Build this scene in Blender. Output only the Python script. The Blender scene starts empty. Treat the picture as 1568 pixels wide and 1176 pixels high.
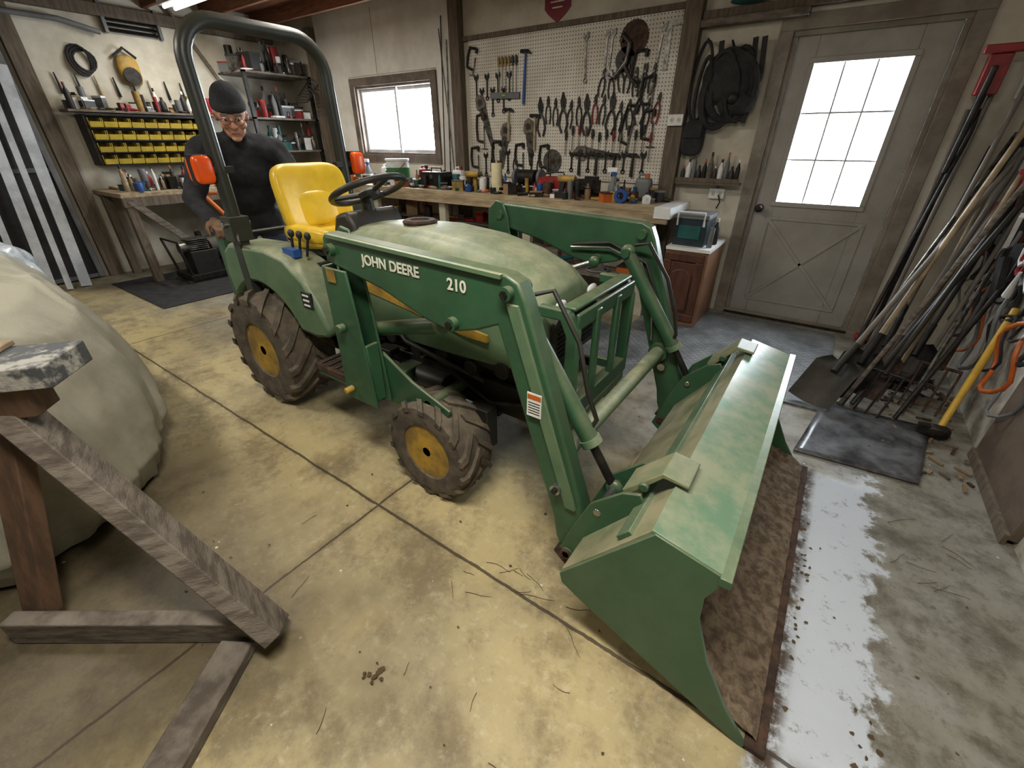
import bpy, bmesh, math, random
from mathutils import Vector, Matrix, Euler, noise
random.seed(7)
S=bpy.context.scene
V=Vector
def lin(c):
    r=[]
    for v in c[:3]:
        v=v/255.0
        r.append(v/12.92 if v<=.04045 else ((v+.055)/1.055)**2.4)
    return (r[0],r[1],r[2],1.0)
# ---------------------------------------------------------------- materials
def node(nt,t,props=None,ins=None):
    n=nt.nodes.new(t)
    for k,v in (props or {}).items(): setattr(n,k,v)
    for k,v in (ins or {}).items():
        s=n.inputs[k]
        if hasattr(v,'is_output'): nt.links.new(v,s)
        else: s.default_value=v
    return n
def math_(nt,op,a,b=None,c=None,clamp=False):
    ins={0:a}
    if b is not None: ins[1]=b
    if c is not None: ins[2]=c
    return node(nt,'ShaderNodeMath',{'operation':op,'use_clamp':clamp},ins).outputs[0]
def mix(nt,f,a,b):
    n=nt.nodes.new('ShaderNodeMix'); n.data_type='RGBA'
    for i,v in ((0,f),(6,a),(7,b)):
        if hasattr(v,'is_output'): nt.links.new(v,n.inputs[i])
        else: n.inputs[i].default_value=v
    return n.outputs[2]
def smooth(nt,v,a,b):
    n=nt.nodes.new('ShaderNodeMapRange'); n.interpolation_type='SMOOTHSTEP'
    nt.links.new(v,n.inputs[0]); n.inputs[1].default_value=a; n.inputs[2].default_value=b
    return n.outputs[0]
MC={}
def M(name,col,rough=.6,metal=0,col2=None,scale=6,bump=0,bscale=60,dust=0,dustcol=(160,150,122),emit=0,alpha=None,lo=.35,hi=.65,stretch=None):
    if name in MC: return MC[name]
    m=bpy.data.materials.new(name); m.use_nodes=True; nt=m.node_tree
    p=nt.nodes['Principled BSDF']
    tc=node(nt,'ShaderNodeTexCoord').outputs['Object']
    if stretch:
        tc=node(nt,'ShaderNodeVectorMath',{'operation':'MULTIPLY'},{0:tc,1:stretch}).outputs[0]
    c1=lin(col); c2=lin(col2) if col2 else tuple([x*.72 for x in c1[:3]]+[1])
    nz=node(nt,'ShaderNodeTexNoise',None,{'Vector':tc,'Scale':scale,'Detail':6,'Roughness':.65}).outputs['Fac']
    c=mix(nt,smooth(nt,nz,lo,hi),c1,c2)
    if dust:
        g=node(nt,'ShaderNodeNewGeometry').outputs['Normal']
        z=node(nt,'ShaderNodeSeparateXYZ',None,{0:g}).outputs[2]
        up=smooth(nt,z,.0,.95)
        nd=node(nt,'ShaderNodeTexNoise',None,{'Vector':tc,'Scale':7,'Detail':9,'Roughness':.75}).outputs['Fac']
        f=math_(nt,'MULTIPLY',math_(nt,'ADD',math_(nt,'MULTIPLY',up,.85),.14),math_(nt,'ADD',math_(nt,'MULTIPLY',smooth(nt,nd,.3,.75),.65),.35))
        c=mix(nt,math_(nt,'MULTIPLY',f,dust,clamp=True),c,lin(dustcol))
    nt.links.new(c,p.inputs['Base Color'])
    p.inputs['Roughness'].default_value=rough; p.inputs['Metallic'].default_value=metal
    if bump:
        nb=node(nt,'ShaderNodeTexNoise',None,{'Vector':tc,'Scale':bscale,'Detail':4}).outputs['Fac']
        bn=node(nt,'ShaderNodeBump',None,{'Strength':bump,'Distance':.01,'Height':nb})
        nt.links.new(bn.outputs[0],p.inputs['Normal'])
    if emit:
        p.inputs['Emission Color'].default_value=c1; p.inputs['Emission Strength'].default_value=emit
    MC[name]=m; return m
GREEN=M('tractor_green_paint',(38,84,56),.38,0,(33,72,49),5,dust=.5)
GREEND=M('dusty_green_paint',(64,98,70),.5,0,(80,108,78),6,bump=.04,dust=.95,dustcol=(168,166,138))
GREENB=M('bucket_green_paint',(38,80,56),.32,0,(50,90,64),5,dust=.75,dustcol=(146,150,122))
GREENT=M('dusty_sheen_bucket_top',(104,132,108),.25,0,(142,148,124),7,bump=.05,bscale=20)  # pale dust tone, with the door's reflection painted into the green
TAN=M('dusty_tan_bucket_back',(150,144,116),.5,0,(112,120,90),5)
YEL=M('yellow_paint',(176,140,44),.55,0,(116,92,44),8,dust=.45)
SEAT=M('yellow_vinyl',(232,198,50),.35,0,(210,174,44),5,dust=.15)
TIRE=M('dusty_tire_rubber',(62,56,49),.85,0,(92,82,68),14,bump=.25,bscale=90,dust=.5,dustcol=(126,114,94))
BLK=M('black_plastic',(22,22,23),.5,0,(34,33,31),9,dust=.15)
ENG=M('greasy_engine_metal',(32,32,31),.6,.3,(19,19,18),14,bump=.3,dust=.3)
CHR=M('steel_rod',(180,180,175),.25,.9,(140,140,135))
STEEL=M('tool_steel',(125,122,115),.38,.75,(70,66,60),20)
DSTEEL=M('dark_tool_steel',(52,48,44),.5,.5,(30,28,26),20)
RUST=M('rusty_steel',(88,64,48),.8,.2,(50,38,30),25,bump=.3)
ROPS=M('dark_olive_rollbar_paint',(44,49,45),.4,0,(34,38,34),5,dust=.25)
AMB=M('amber_lens',(225,88,24),.3,0,(200,74,15),emit=.06)
WOODG=M('weathered_wood',(122,113,102),.8,0,(84,75,66),5,bump=.35,bscale=30,stretch=(2,2,9))
WOODL=M('bench_wood',(172,155,124),.7,0,(134,117,92),4,bump=.1,stretch=(1,6,6))
WOODP=M('painted_post_wood',(110,97,82),.8,0,(84,74,62),5,stretch=(8,8,1))
WOODC=M('ceiling_lumber',(128,84,56),.75,0,(96,62,42),4,stretch=(1,8,8))
WHITEP=M('white_plastic',(222,222,219),.45,0,(200,200,197))
RED=M('red_paint',(150,34,32),.45,0,(112,26,26))
BLUE=M('blue_plastic',(40,80,145),.45)
ORG=M('orange_plastic',(195,102,40),.45)
TEAL=M('teal_plastic',(38,92,90),.45)
CARD=M('cardboard',(146,120,88),.8)
GRY=M('grey_plastic',(110,112,112),.5)
CREAM=M('cream_wall_paint',(206,200,184),.75,0,(170,162,144),2.2,bump=.05,lo=.3,hi=.75)
PANELW=M('white_wall_panel',(226,224,216),.6,0,(202,198,187),1.6)
# ---------------------------------------------------------------- builder
class B:
    def __init__(s): s.bm=bmesh.new(); s.mats=[]
    def mi(s,m):
        if m not in s.mats: s.mats.append(m)
        return s.mats.index(m)
    def face(s,vs,m):
        try:
            f=s.bm.faces.new(vs); f.material_index=m; return f
        except ValueError: return None
    def box(s,c,sz,mat,rot=None):
        i=s.mi(mat); c=V(c); h=V(sz)/2
        R=rot if rot is not None else Matrix.Identity(3)
        vs=[s.bm.verts.new(c+R@V((x*h.x,y*h.y,z*h.z))) for x in(-1,1) for y in(-1,1) for z in(-1,1)]
        for q in((0,1,3,2),(4,6,7,5),(0,4,5,1),(2,3,7,6),(0,2,6,4),(1,5,7,3)): s.face([vs[k] for k in q],i)
    def bx(s,x0,x1,y0,y1,z0,z1,mat): s.box(((x0+x1)/2,(y0+y1)/2,(z0+z1)/2),(x1-x0,y1-y0,z1-z0),mat)
    def beam(s,p1,p2,w,t,mat,upv=(0,0,1)):
        p1=V(p1);p2=V(p2);d=(p2-p1); L=d.length; d.normalize()
        u=V(upv); sd=d.cross(u)
        if sd.length<1e-4: sd=d.cross(V((0,1,0)))
        sd.normalize(); u=sd.cross(d)
        R=Matrix((d,sd,u)).transposed()
        s.box((p1+p2)/2,(L,w,t),mat,R)
    def frame(s,d):
        d=d.normalized(); a=V((0,0,1)) if abs(d.z)<.9 else V((1,0,0))
        u=d.cross(a).normalized(); w=d.cross(u).normalized(); return u,w
    def cyl(s,p1,p2,r,mat,r2=None,seg=16,cap=True):
        s.tube([p1,p2],r,mat,seg,radii=[r,r if r2 is None else r2],cap=cap)
    def tube(s,pts,r,mat,seg=8,radii=None,closed=False,cap=True):
        i=s.mi(mat); pts=[V(p) for p in pts]; n=len(pts); rings=[]
        u=None
        for k,p in enumerate(pts):
            if closed: d=pts[(k+1)%n]-pts[k-1]
            elif k==0: d=pts[1]-p
            elif k==n-1: d=p-pts[k-1]
            else: d=(pts[k+1]-pts[k-1])
            if d.length<1e-7: d=V((0,0,1))
            d.normalize()
            if u is None: u,w=s.frame(d)
            else:
                u=(u-d*u.dot(d))
                if u.length<1e-4: u,_=s.frame(d)
                u.normalize(); w=d.cross(u)
            rr=radii[k] if radii else r
            rings.append([s.bm.verts.new(p+(u*math.cos(a)+w*math.sin(a))*rr) for a in [2*math.pi*j/seg for j in range(seg)]])
        m=n if closed else n-1
        for k in range(m):
            A=rings[k];C=rings[(k+1)%n]
            for j in range(seg): s.face([A[j],A[(j+1)%seg],C[(j+1)%seg],C[j]],i)
        if cap and not closed:
            s.face(rings[0][::-1],i); s.face(rings[-1],i)
    def capsule(s,p1,p2,r1,r2,mat,seg=14):
        s.cyl(p1,p2,r1,mat,r2,seg); s.sph(p1,(r1,)*3,mat,seg,8); s.sph(p2,(r2,)*3,mat,seg,8)
    def sph(s,c,r,mat,seg=16,rings=10,R=None,e=1.0,bend=0):
        i=s.mi(mat); c=V(c); G=[]
        def pw(x): return math.copysign(abs(x)**e,x)
        for a in range(rings+1):
            th=-math.pi/2+math.pi*a/rings; row=[]
            for b in range(seg):
                ph=2*math.pi*b/seg
                v=V((r[0]*pw(math.cos(th))*pw(math.cos(ph)),r[1]*pw(math.cos(th))*pw(math.sin(ph)),r[2]*pw(math.sin(th))))
                v.x+=bend*(v.y/r[1])**2
                if R is not None: v=R@v
                if a in(0,rings):
                    if b==0: pv=s.bm.verts.new(c+v)
                    row.append(pv)
                else: row.append(s.bm.verts.new(c+v))
            G.append(row)
        for a in range(rings):
            for b in range(seg):
                q=[G[a][b],G[a][(b+1)%seg],G[a+1][(b+1)%seg],G[a+1][b]]
                o=[]
                for v in q:
                    if v not in o: o.append(v)
                if len(o)>2: s.face(o,i)
    def prism(s,poly,y0,y1,mat,ax='y'):
        i=s.mi(mat)
        def P(a,b,c):
            return V((a,c,b)) if ax=='y' else (V((c,a,b)) if ax=='x' else V((a,b,c)))
        A=[s.bm.verts.new(P(a,b,y0)) for a,b in poly]; C=[s.bm.verts.new(P(a,b,y1)) for a,b in poly]
        n=len(poly)
        s.face(A,i); s.face(C[::-1],i)
        for k in range(n): s.face([A[k],A[(k+1)%n],C[(k+1)%n],C[k]],i)
    def lathe(s,prof,o,ax,mat,seg=24,closed=False):
        i=s.mi(mat); o=V(o); d=V(ax).normalized(); u,w=s.frame(d); R=[]
        for r,h in prof:
            R.append([s.bm.verts.new(o+d*h+(u*math.cos(2*math.pi*j/seg)+w*math.sin(2*math.pi*j/seg))*max(r,.0004)) for j in range(seg)])
        n=len(R)
        for k in range(n if closed else n-1):
            A=R[k];C=R[(k+1)%n]
            for j in range(seg): s.face([A[j],A[(j+1)%seg],C[(j+1)%seg],C[j]],i)
        if not closed:
            s.face(R[0][::-1],i); s.face(R[-1],i)
    def grid(s,fn,nu,nv,mat,closeu=False):
        i=s.mi(mat)
        G=[[s.bm.verts.new(V(fn(a/nu,b/nv))) for b in range(nv+1)] for a in range(nu+(0 if closeu else 1))]
        for a in range(nu):
            for b in range(nv):
                s.face([G[a][b],G[(a+1)%len(G)][b],G[(a+1)%len(G)][b+1],G[a][b+1]],i)
    def finish(s,name,parent=None,bevel=0,sub=0,solid=0,ang=38,origin=None,keep0=False,rot=None,loc=None):
        bm=s.bm
        bmesh.ops.recalc_face_normals(bm,faces=bm.faces)
        for f in bm.faces: f.smooth=True
        for e in bm.edges:
            if len(e.link_faces)==2:
                if e.calc_face_angle(0)>math.radians(ang): e.smooth=False
        if rot is None and not keep0:
            mn=V((1e9,)*3);mx=-mn
            for v in bm.verts:
                for k in range(3): mn[k]=min(mn[k],v.co[k]); mx[k]=max(mx[k],v.co[k])
            o=V(((mn.x+mx.x)/2,(mn.y+mx.y)/2,mn.z))
            for v in bm.verts: v.co-=o
        else: o=V((0,0,0))
        me=bpy.data.meshes.new(name); bm.to_mesh(me); bm.free()
        for m in s.mats: me.materials.append(m)
        ob=bpy.data.objects.new(name,me); S.collection.objects.link(ob)
        if loc is not None: o=V(loc)
        ob.location=o
        if rot is not None: ob.rotation_euler=rot
        if parent: ob.parent=parent; ob.location=o-parent.location
        if solid:
            md=ob.modifiers.new('sol','SOLIDIFY'); md.thickness=solid; md.offset=0
        if bevel:
            md=ob.modifiers.new('bev','BEVEL'); md.width=bevel; md.segments=2; md.limit_method='ANGLE'; md.angle_limit=math.radians(40)
        if sub:
            md=ob.modifiers.new('sub','SUBSURF'); md.levels=sub; md.render_levels=sub
        return ob
def group(name,loc):
    e=bpy.data.objects.new(name,None); e.empty_display_size=.1; e.location=loc; S.collection.objects.link(e); return e
# ================================================================ ROOM
XL,XR,YB,YF,ZC=-6.8,.95,4.28,-3.6,2.78
def floor_mat():
    m=bpy.data.materials.new('stained_concrete'); m.use_nodes=True; nt=m.node_tree; p=nt.nodes['Principled BSDF']
    tc=node(nt,'ShaderNodeTexCoord').outputs['Object']
    N=lambda sc,d=6,r=.6: node(nt,'ShaderNodeTexNoise',None,{'Vector':tc,'Scale':sc,'Detail':d,'Roughness':r}).outputs['Fac']
    sp=node(nt,'ShaderNodeSeparateXYZ',None,{0:tc}); x,y=sp.outputs[0],sp.outputs[1]
    n1=N(1.3); n2=N(5,8,.7); n3=N(28,6,.7); n4=N(1.1,5,.65); n5=N(2.6,9,.75); n6=N(12,8,.8)
    c=mix(nt,smooth(nt,n1,.35,.65),lin((182,166,122)),lin((158,146,112)))
    c=mix(nt,math_(nt,'MULTIPLY',smooth(nt,n2,.48,.66),.65),c,lin((130,112,78)))
    c=mix(nt,math_(nt,'MULTIPLY',smooth(nt,n5,.49,.62),.6),c,lin((112,98,72)))
    c=mix(nt,math_(nt,'MULTIPLY',smooth(nt,n6,.55,.68),.4),c,lin((96,82,60)))
    c=mix(nt,math_(nt,'MULTIPLY',smooth(nt,n3,.5,.75),.4),c,lin((206,200,174)))
    xd=math_(nt,'ADD',x,math_(nt,'MULTIPLY',math_(nt,'SUBTRACT',n2,.5),.45))
    yd=math_(nt,'ADD',y,math_(nt,'MULTIPLY',math_(nt,'SUBTRACT',n1,.5),1.2))
    gz=math_(nt,'MAXIMUM',smooth(nt,xd,.1,.35),math_(nt,'MULTIPLY',smooth(nt,yd,.9,2.0),.8))
    cg=mix(nt,smooth(nt,n2,.4,.62),lin((132,130,120)),lin((88,84,74)))
    cg=mix(nt,smooth(nt,n5,.45,.65),cg,lin((148,147,140)))
    cg=mix(nt,math_(nt,'MULTIPLY',smooth(nt,n6,.52,.62),.5),cg,lin((78,70,58)))
    c=mix(nt,math_(nt,'MULTIPLY',gz,.92),c,cg)
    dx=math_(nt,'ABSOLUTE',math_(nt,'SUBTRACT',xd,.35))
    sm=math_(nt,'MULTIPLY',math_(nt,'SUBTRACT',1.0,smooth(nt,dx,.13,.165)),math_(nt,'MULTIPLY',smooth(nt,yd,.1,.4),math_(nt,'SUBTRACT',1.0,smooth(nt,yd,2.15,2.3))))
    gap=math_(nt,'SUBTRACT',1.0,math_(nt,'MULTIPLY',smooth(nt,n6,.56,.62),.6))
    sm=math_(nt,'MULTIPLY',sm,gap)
    c=mix(nt,math_(nt,'MULTIPLY',sm,.9),c,lin((196,202,210)))  # pale strip: salt residue plus door daylight's reflection painted into the floor colour
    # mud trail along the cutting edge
    mt=math_(nt,'MULTIPLY',math_(nt,'SUBTRACT',1.0,smooth(nt,math_(nt,'ABSOLUTE',math_(nt,'SUBTRACT',x,.25)),.012,.05)),math_(nt,'MULTIPLY',smooth(nt,y,.6,.72),math_(nt,'SUBTRACT',1.0,smooth(nt,y,2.1,2.25))))
    c=mix(nt,math_(nt,'MULTIPLY',mt,smooth(nt,n6,.38,.55)),c,lin((76,62,46)))
    c=mix(nt,math_(nt,'MULTIPLY',smooth(nt,n4,.52,.68),math_(nt,'SUBTRACT',.5,math_(nt,'MULTIPLY',sm,.45))),c,lin((92,82,62)))
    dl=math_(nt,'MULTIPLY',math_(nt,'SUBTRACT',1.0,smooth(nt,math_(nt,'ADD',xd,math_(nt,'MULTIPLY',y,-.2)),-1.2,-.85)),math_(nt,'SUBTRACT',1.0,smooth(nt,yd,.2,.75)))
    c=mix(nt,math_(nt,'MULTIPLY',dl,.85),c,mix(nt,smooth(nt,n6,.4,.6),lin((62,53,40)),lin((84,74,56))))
    vo=node(nt,'ShaderNodeTexVoronoi',None,{'Vector':tc,'Scale':9.0}).outputs['Distance']
    spk=math_(nt,'MULTIPLY',math_(nt,'LESS_THAN',math_(nt,'ADD',vo,math_(nt,'MULTIPLY',n3,.08)),.085),smooth(nt,n1,.45,.55))
    c=mix(nt,math_(nt,'MULTIPLY',spk,.7),c,lin((215,212,198)))
    vo2=node(nt,'ShaderNodeTexVoronoi',None,{'Vector':tc,'Scale':4.0}).outputs['Distance']
    spk2=math_(nt,'LESS_THAN',math_(nt,'ADD',vo2,math_(nt,'MULTIPLY',n3,.12)),.1)
    c=mix(nt,math_(nt,'MULTIPLY',spk2,.55),c,lin((80,66,46)))
    wob=math_(nt,'MULTIPLY',math_(nt,'SUBTRACT',n2,.5),.025)
    def ln(s,v,w): return math_(nt,'LESS_THAN',math_(nt,'ABSOLUTE',math_(nt,'SUBTRACT',math_(nt,'ADD',s,wob),v)),w)
    j=ln(y,.79,.006)
    for s_,v_ in((x,-1.26),(x,-4.2),(y,-1.7),(y,3.2)): j=math_(nt,'MAXIMUM',j,ln(s_,v_,.005))
    jn=math_(nt,'MAXIMUM',math_(nt,'SUBTRACT',1.0,smooth(nt,math_(nt,'ABSOLUTE',math_(nt,'SUBTRACT',y,.79)),.0,.05)),math_(nt,'SUBTRACT',1.0,smooth(nt,math_(nt,'ABSOLUTE',math_(nt,'SUBTRACT',x,-1.26)),.0,.05)))
    c=mix(nt,math_(nt,'MULTIPLY',jn,math_(nt,'MULTIPLY',smooth(nt,n5,.4,.6),.5)),c,lin((96,82,58)))
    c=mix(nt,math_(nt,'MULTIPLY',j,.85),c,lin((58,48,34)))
    nt.links.new(c,p.inputs['Base Color'])
    rg=math_(nt,'ADD',math_(nt,'ADD',math_(nt,'MULTIPLY',n2,.4),.34),math_(nt,'MULTIPLY',sm,.15))
    nt.links.new(rg,p.inputs['Roughness'])
    hgt=math_(nt,'SUBTRACT',math_(nt,'ADD',math_(nt,'MULTIPLY',n3,.5),math_(nt,'MULTIPLY',n2,.7)),math_(nt,'MULTIPLY',j,1.5))
    bn=node(nt,'ShaderNodeBump',None,{'Strength':.45,'Distance':.008,'Height':hgt}); nt.links.new(bn.outputs[0],p.inputs['Normal'])
    return m
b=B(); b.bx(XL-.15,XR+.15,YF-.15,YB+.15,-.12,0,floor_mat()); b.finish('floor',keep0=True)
b=B(); b.bx(XL-.15,XR+.15,YF-.15,YB+.15,ZC,ZC+.05,WOODC)
y=-3.3
while y<4.2:
    b.bx(XL,XR,y-.02,y+.02,ZC-.14,ZC,WOODC); y+=.6
b.finish('ceiling',keep0=True)
WX0,WX1,WZ0,WZ1=-5.42,-4.08,1.22,1.98
DX0,DX1,DZ=-.57,.37,2.05
b=B(); y0,y1=YB,YB+.15
b.bx(XL-.15,WX0,y0,y1,0,ZC,CREAM)
b.bx(WX0,WX1,y0,y1,0,WZ0,CREAM); b.bx(WX0,WX1,y0,y1,WZ1,ZC,PANELW)
b.bx(WX1,DX0,y0,y1,0,ZC,CREAM); b.bx(DX0,DX1,y0,y1,DZ,ZC,CREAM); b.bx(DX1,XR+.15,y0,y1,0,ZC,CREAM)
b.finish('wall_back',keep0=True)
b=B(); b.bx(XL-.15,XL,YF,YB,0,ZC,CREAM); b.finish('wall_left',keep0=True)
INSUL=M('dirty_white_sheathing',(188,184,172),.7,0,(122,114,100),5,bump=.4,bscale=9,lo=.4,hi=.7)
b=B(); b.bx(XR,XR+.15,YF,YB,0,ZC,INSUL); b.finish('wall_right',keep0=True)
b=B(); b.bx(XL-.15,XR+.15,YF-.15,YF,0,ZC,CREAM); b.finish('wall_front',keep0=True)
b=B(); b.bx(-6.05,-3.72,YB-.008,YB,2.08,ZC-.02,PANELW); b.bx(-6.05,WX0-.09,YB-.008,YB,1.0,2.08,PANELW); b.bx(WX1+.09,-3.72,YB-.008,YB,1.0,2.08,PANELW)
b.bx(-4.96,-4.955,YB-.01,YB,2.08,2.7,WOODG)
b.finish('trim_1')
for i,(xa,w,m) in enumerate(((-3.65,.13,WOODP),(-1.27,.13,WOODP),(-6.12,.12,WOODP))):
    b=B(); b.bx(xa-w/2,xa+w/2,YB-.09,YB-.001,0,ZC-.15,m); b.finish('trim_%d'%(i+2),bevel=.004)
b=B(); b.bx(-1.2,.85,YB-.07,YB-.001,2.17,2.22,WOODP); b.bx(-1.2,-.5,YB-.1,YB-.002,2.12,2.165,WOODG); b.bx(-3.58,-1.34,YB-.04,YB-.001,2.26,2.3,WOODP)
b.finish('trim_5',bevel=.003)
b=B(); b.bx(XL+.001,XL+.08,1.42,1.55,0,ZC-.15,WOODP); b.bx(XL+.001,XL+.07,1.55,4.1,2.5,2.6,WOODP); b.finish('trim_6')
# window
FRM=M('window_frame_wood',(118,105,94),.7,0,(92,82,73))
VIN=M('white_vinyl_frame',(210,212,214),.4)
def glass():
    m=bpy.data.materials.new('window_glass'); m.use_nodes=True; nt=m.node_tree
    for n in list(nt.nodes):
        if n.type!='OUTPUT_MATERIAL': nt.nodes.remove(n)
    o=[n for n in nt.nodes][0]
    t=node(nt,'ShaderNodeBsdfTransparent'); g=node(nt,'ShaderNodeBsdfGlossy',None,{'Roughness':.05})
    mx=node(nt,'ShaderNodeMixShader',None,{0:.06,1:t.outputs[0],2:g.outputs[0]}); nt.links.new(mx.outputs[0],o.inputs[0]); return m
GL=glass()
b=B()
def frame_xz(b,x0,x1,z0,z1,w,ya,yb,mat):
    b.bx(x0,x1,ya,yb,z1-w,z1,mat); b.bx(x0,x1,ya,yb,z0,z0+w,mat); b.bx(x0,x0+w,ya,yb,z0+w,z1-w,mat); b.bx(x1-w,x1,ya,yb,z0+w,z1-w,mat)
frame_xz(b,WX0-.08,WX1+.08,WZ0-.08,WZ1+.08,.085,YB-.025,YB+.0,FRM)
frame_xz(b,WX0,WX1,WZ0,WZ1,.03,YB,YB+.12,FRM)
frame_xz(b,WX0+.03,(WX0+WX1)/2+.02,WZ0+.03,WZ1-.03,.035,YB+.05,YB+.08,VIN)
frame_xz(b,(WX0+WX1)/2-.02,WX1-.03,WZ0+.03,WZ1-.03,.035,YB+.085,YB+.11,VIN)
b.bx(WX0+.04,WX1-.04,YB+.081,YB+.084,WZ0+.04,WZ1-.04,GL)
b.finish('window_1')
# door with 9-lite and crossbuck
DOOR=M('dusty_door_paint',(160,156,149),.45,0,(136,131,122),3,lo=.3,hi=.8)
DTRM=M('door_trim_paint',(142,134,121),.6,0,(112,103,91),4)
g=group('door_1',(-.1,YB,0))
b=B(); dy0,dy1=YB+.02,YB+.065
LX0,LX1,LZ0,LZ1=-.40,.16,.95,1.86
dx0,dx1=DX0+.035,DX1-.035
b.bx(dx0,LX0,dy0,dy1,.02,DZ-.03,DOOR); b.bx(LX1,dx1,dy0,dy1,.02,DZ-.03,DOOR); b.bx(LX0,LX1,dy0,dy1,.02,LZ0,DOOR); b.bx(LX0,LX1,dy0,dy1,LZ1,DZ-.03,DOOR)
frame_xz(b,LX0-.03,LX1+.03,LZ0-.03,LZ1+.03,.035,dy0-.012,dy0+.005,DOOR)
frame_xz(b,dx0+.1,dx1-.1,.14,.84,.025,dy0-.008,dy0+.005,DOOR)
for p,q in (((dx0+.12,.16),(dx1-.12,.82)),((dx0+.12,.82),(dx1-.12,.16))):
    b.beam((p[0],dy0-.003,p[1]),(q[0],dy0-.003,q[1]),.012,.025,DOOR,upv=(0,0,1))
b.finish('slab',g,bevel=.003)
b=B()
for k in(1,2):
    xx=LX0+(LX1-LX0)*k/3; b.bx(xx-.006,xx+.006,dy0+.005,dy1-.01,LZ0,LZ1,VIN)
    zz=LZ0+(LZ1-LZ0)*k/3; b.bx(LX0,LX1,dy0+.006,dy1-.011,zz-.006,zz+.006,VIN)
b.finish('muntins',g)
b=B(); b.bx(LX0,LX1,dy0+.02,dy0+.024,LZ0,LZ1,GL); b.finish('lite_glass',g)
b=B(); frame_xz(b,DX0-.09,DX1+.09,-.05,DZ+.09,.09,YB-.02,YB,DTRM)
frame_xz(b,DX0,DX1,-.05,DZ,.033,YB,YB+.13,DTRM); b.bx(DX0,DX1,YB-.03,YB+.1,0,.02,DSTEEL)
b.finish('jamb',g,bevel=.003)
b=B(); b.lathe([(.03,0),(.03,.008),(.012,.012),(.012,.04),(.028,.05),(.03,.065),(.02,.078),(.002,.08)],(-.50,dy0,.9),(0,-1,0),DSTEEL); b.finish('knob',g)
b=B()
for z in(.25,1.05,1.8): b.cyl((dx1+.01,dy0-.006,z-.05),(dx1+.01,dy0-.006,z+.05),.008,DSTEEL)
b.finish('hinges',g)
g=group('door_2',(XL,.2,0))
DK=M('dark_door_panel',(52,50,49),.5,0,(36,34,33))
b=B(); b.bx(XL+.002,XL+.05,-1.6,1.38,.02,2.35,DK); b.finish('panel',g)
b=B()
for yy in(-1.6,-.1,1.32): b.bx(XL+.05,XL+.09,yy,yy+.05,.02,2.35,GRY)
for zz in(.02,1.1,2.3): b.bx(XL+.05,XL+.08,-1.55,1.36,zz,zz+.04,GRY)
b.finish('rails',g,bevel=.003)
# ================================================================ TRACTOR
YC=1.48
T=group('compact_tractor',(-1.9,YC,0))
def wheel(name,cx,yo,side,R,W,Rr,n,lug,par):
    cy=yo-side*W/2
    b=B()
    h=W/2
    prof=[(Rr,-h*.78),(Rr+.012,-h*.92),((R+Rr)/2,-h*1.0),(R*.93,-h*.93),(R*.965,-h*.8),(R*.975,-h*.4),(R*.98,0),(R*.975,h*.4),(R*.965,h*.8),(R*.93,h*.93),((R+Rr)/2,h),(Rr+.012,h*.92),(Rr,h*.78),(Rr-.01,0)]
    prof=[(r if r<R*.9 else r*.965,q) for r,q in prof]
    b.lathe([(r,q) for r,q in prof],(cx,cy,R),(0,1,0),TIRE,40,closed=True)
    i=b.mi(TIRE)
    for k in range(n):
        for sgn in(-1,1):
            a0=2*math.pi*(k+(.5 if sgn>0 else 0))/n
            prev=None
            J=5
            for j in range(J+1):
                t=j/J
                yy=sgn*(W*.01+ h*1.0*t)
                rad=R*.93 if t<.8 else R*(.93-.05*(t-.8)/.2)
                a=a0+lug*t*1.0
                hw=.5*(.40*2*math.pi/n)*(1-.1*t)
                top=R if t<.9 else R*.97
                if t>=1: yy=sgn*h*1.03; rad=R*.84; top=R*.92
                ring=[]
                for da,rr in((-hw,rad),(-hw*.75,top),(hw*.75,top),(hw,rad)):
                    A=a+da; ring.append(b.bm.verts.new(V((cx+rr*math.sin(A),cy+yy,R+rr*math.cos(A)))))
                if prev:
                    for q in range(3): b.face([prev[q],prev[q+1],ring[q+1],ring[q]],i)
                    b.face([prev[3],prev[0],ring[0],ring[3]],i)
                else: b.face(ring,i)
                prev=ring
            b.face(prev[::-1],i)
    b.finish(name+'_tire',par,ang=30)
    b=B()
    ho=h*.86
    prof=[(Rr+.008,ho),(Rr-.006,ho-.004),(Rr-.02,ho-.03),(Rr-.035,ho-.05),(Rr*.62,ho-.06),(Rr*.56,ho-.035),(Rr*.38,ho-.03),(Rr*.36,ho-.02),(Rr*.2,ho-.02),(Rr*.18,ho+.0),(.001,ho)]
    b.lathe([(r,q) for r,q in prof],(cx,cy,R),(0,side,0),YEL,32)
    for k in range(5):
        a=2*math.pi*k/5; c=V((cx+Rr*.47*math.cos(a),cy+side*(ho-.034),R+Rr*.47*math.sin(a)))
        b.cyl(c,c+V((0,side*.014,0)),.009,DSTEEL,seg=6)
    for k in range(3):
        a=2*math.pi*k/3+.4; c=V((cx+Rr*.72*math.cos(a),cy+side*(ho-.057),R+Rr*.72*math.sin(a)))
        b.cyl(c,c+V((0,side*.003,0)),.016,BLK,seg=12)
    b.finish(name+'_rim',par)
wheel('rear_wheel_right',-2.45,1.00,-1,.335,.29,.15,15,.5,T)
wheel('rear_wheel_left',-2.45,2*YC-1.00,1,.335,.29,.15,15,.5,T)
wheel('front_wheel_right',-1.12,.96,-1,.235,.20,.12,14,.5,T)
wheel('front_wheel_left',-1.12,2*YC-.96,1,.235,.20,.12,14,.5,T)
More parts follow.
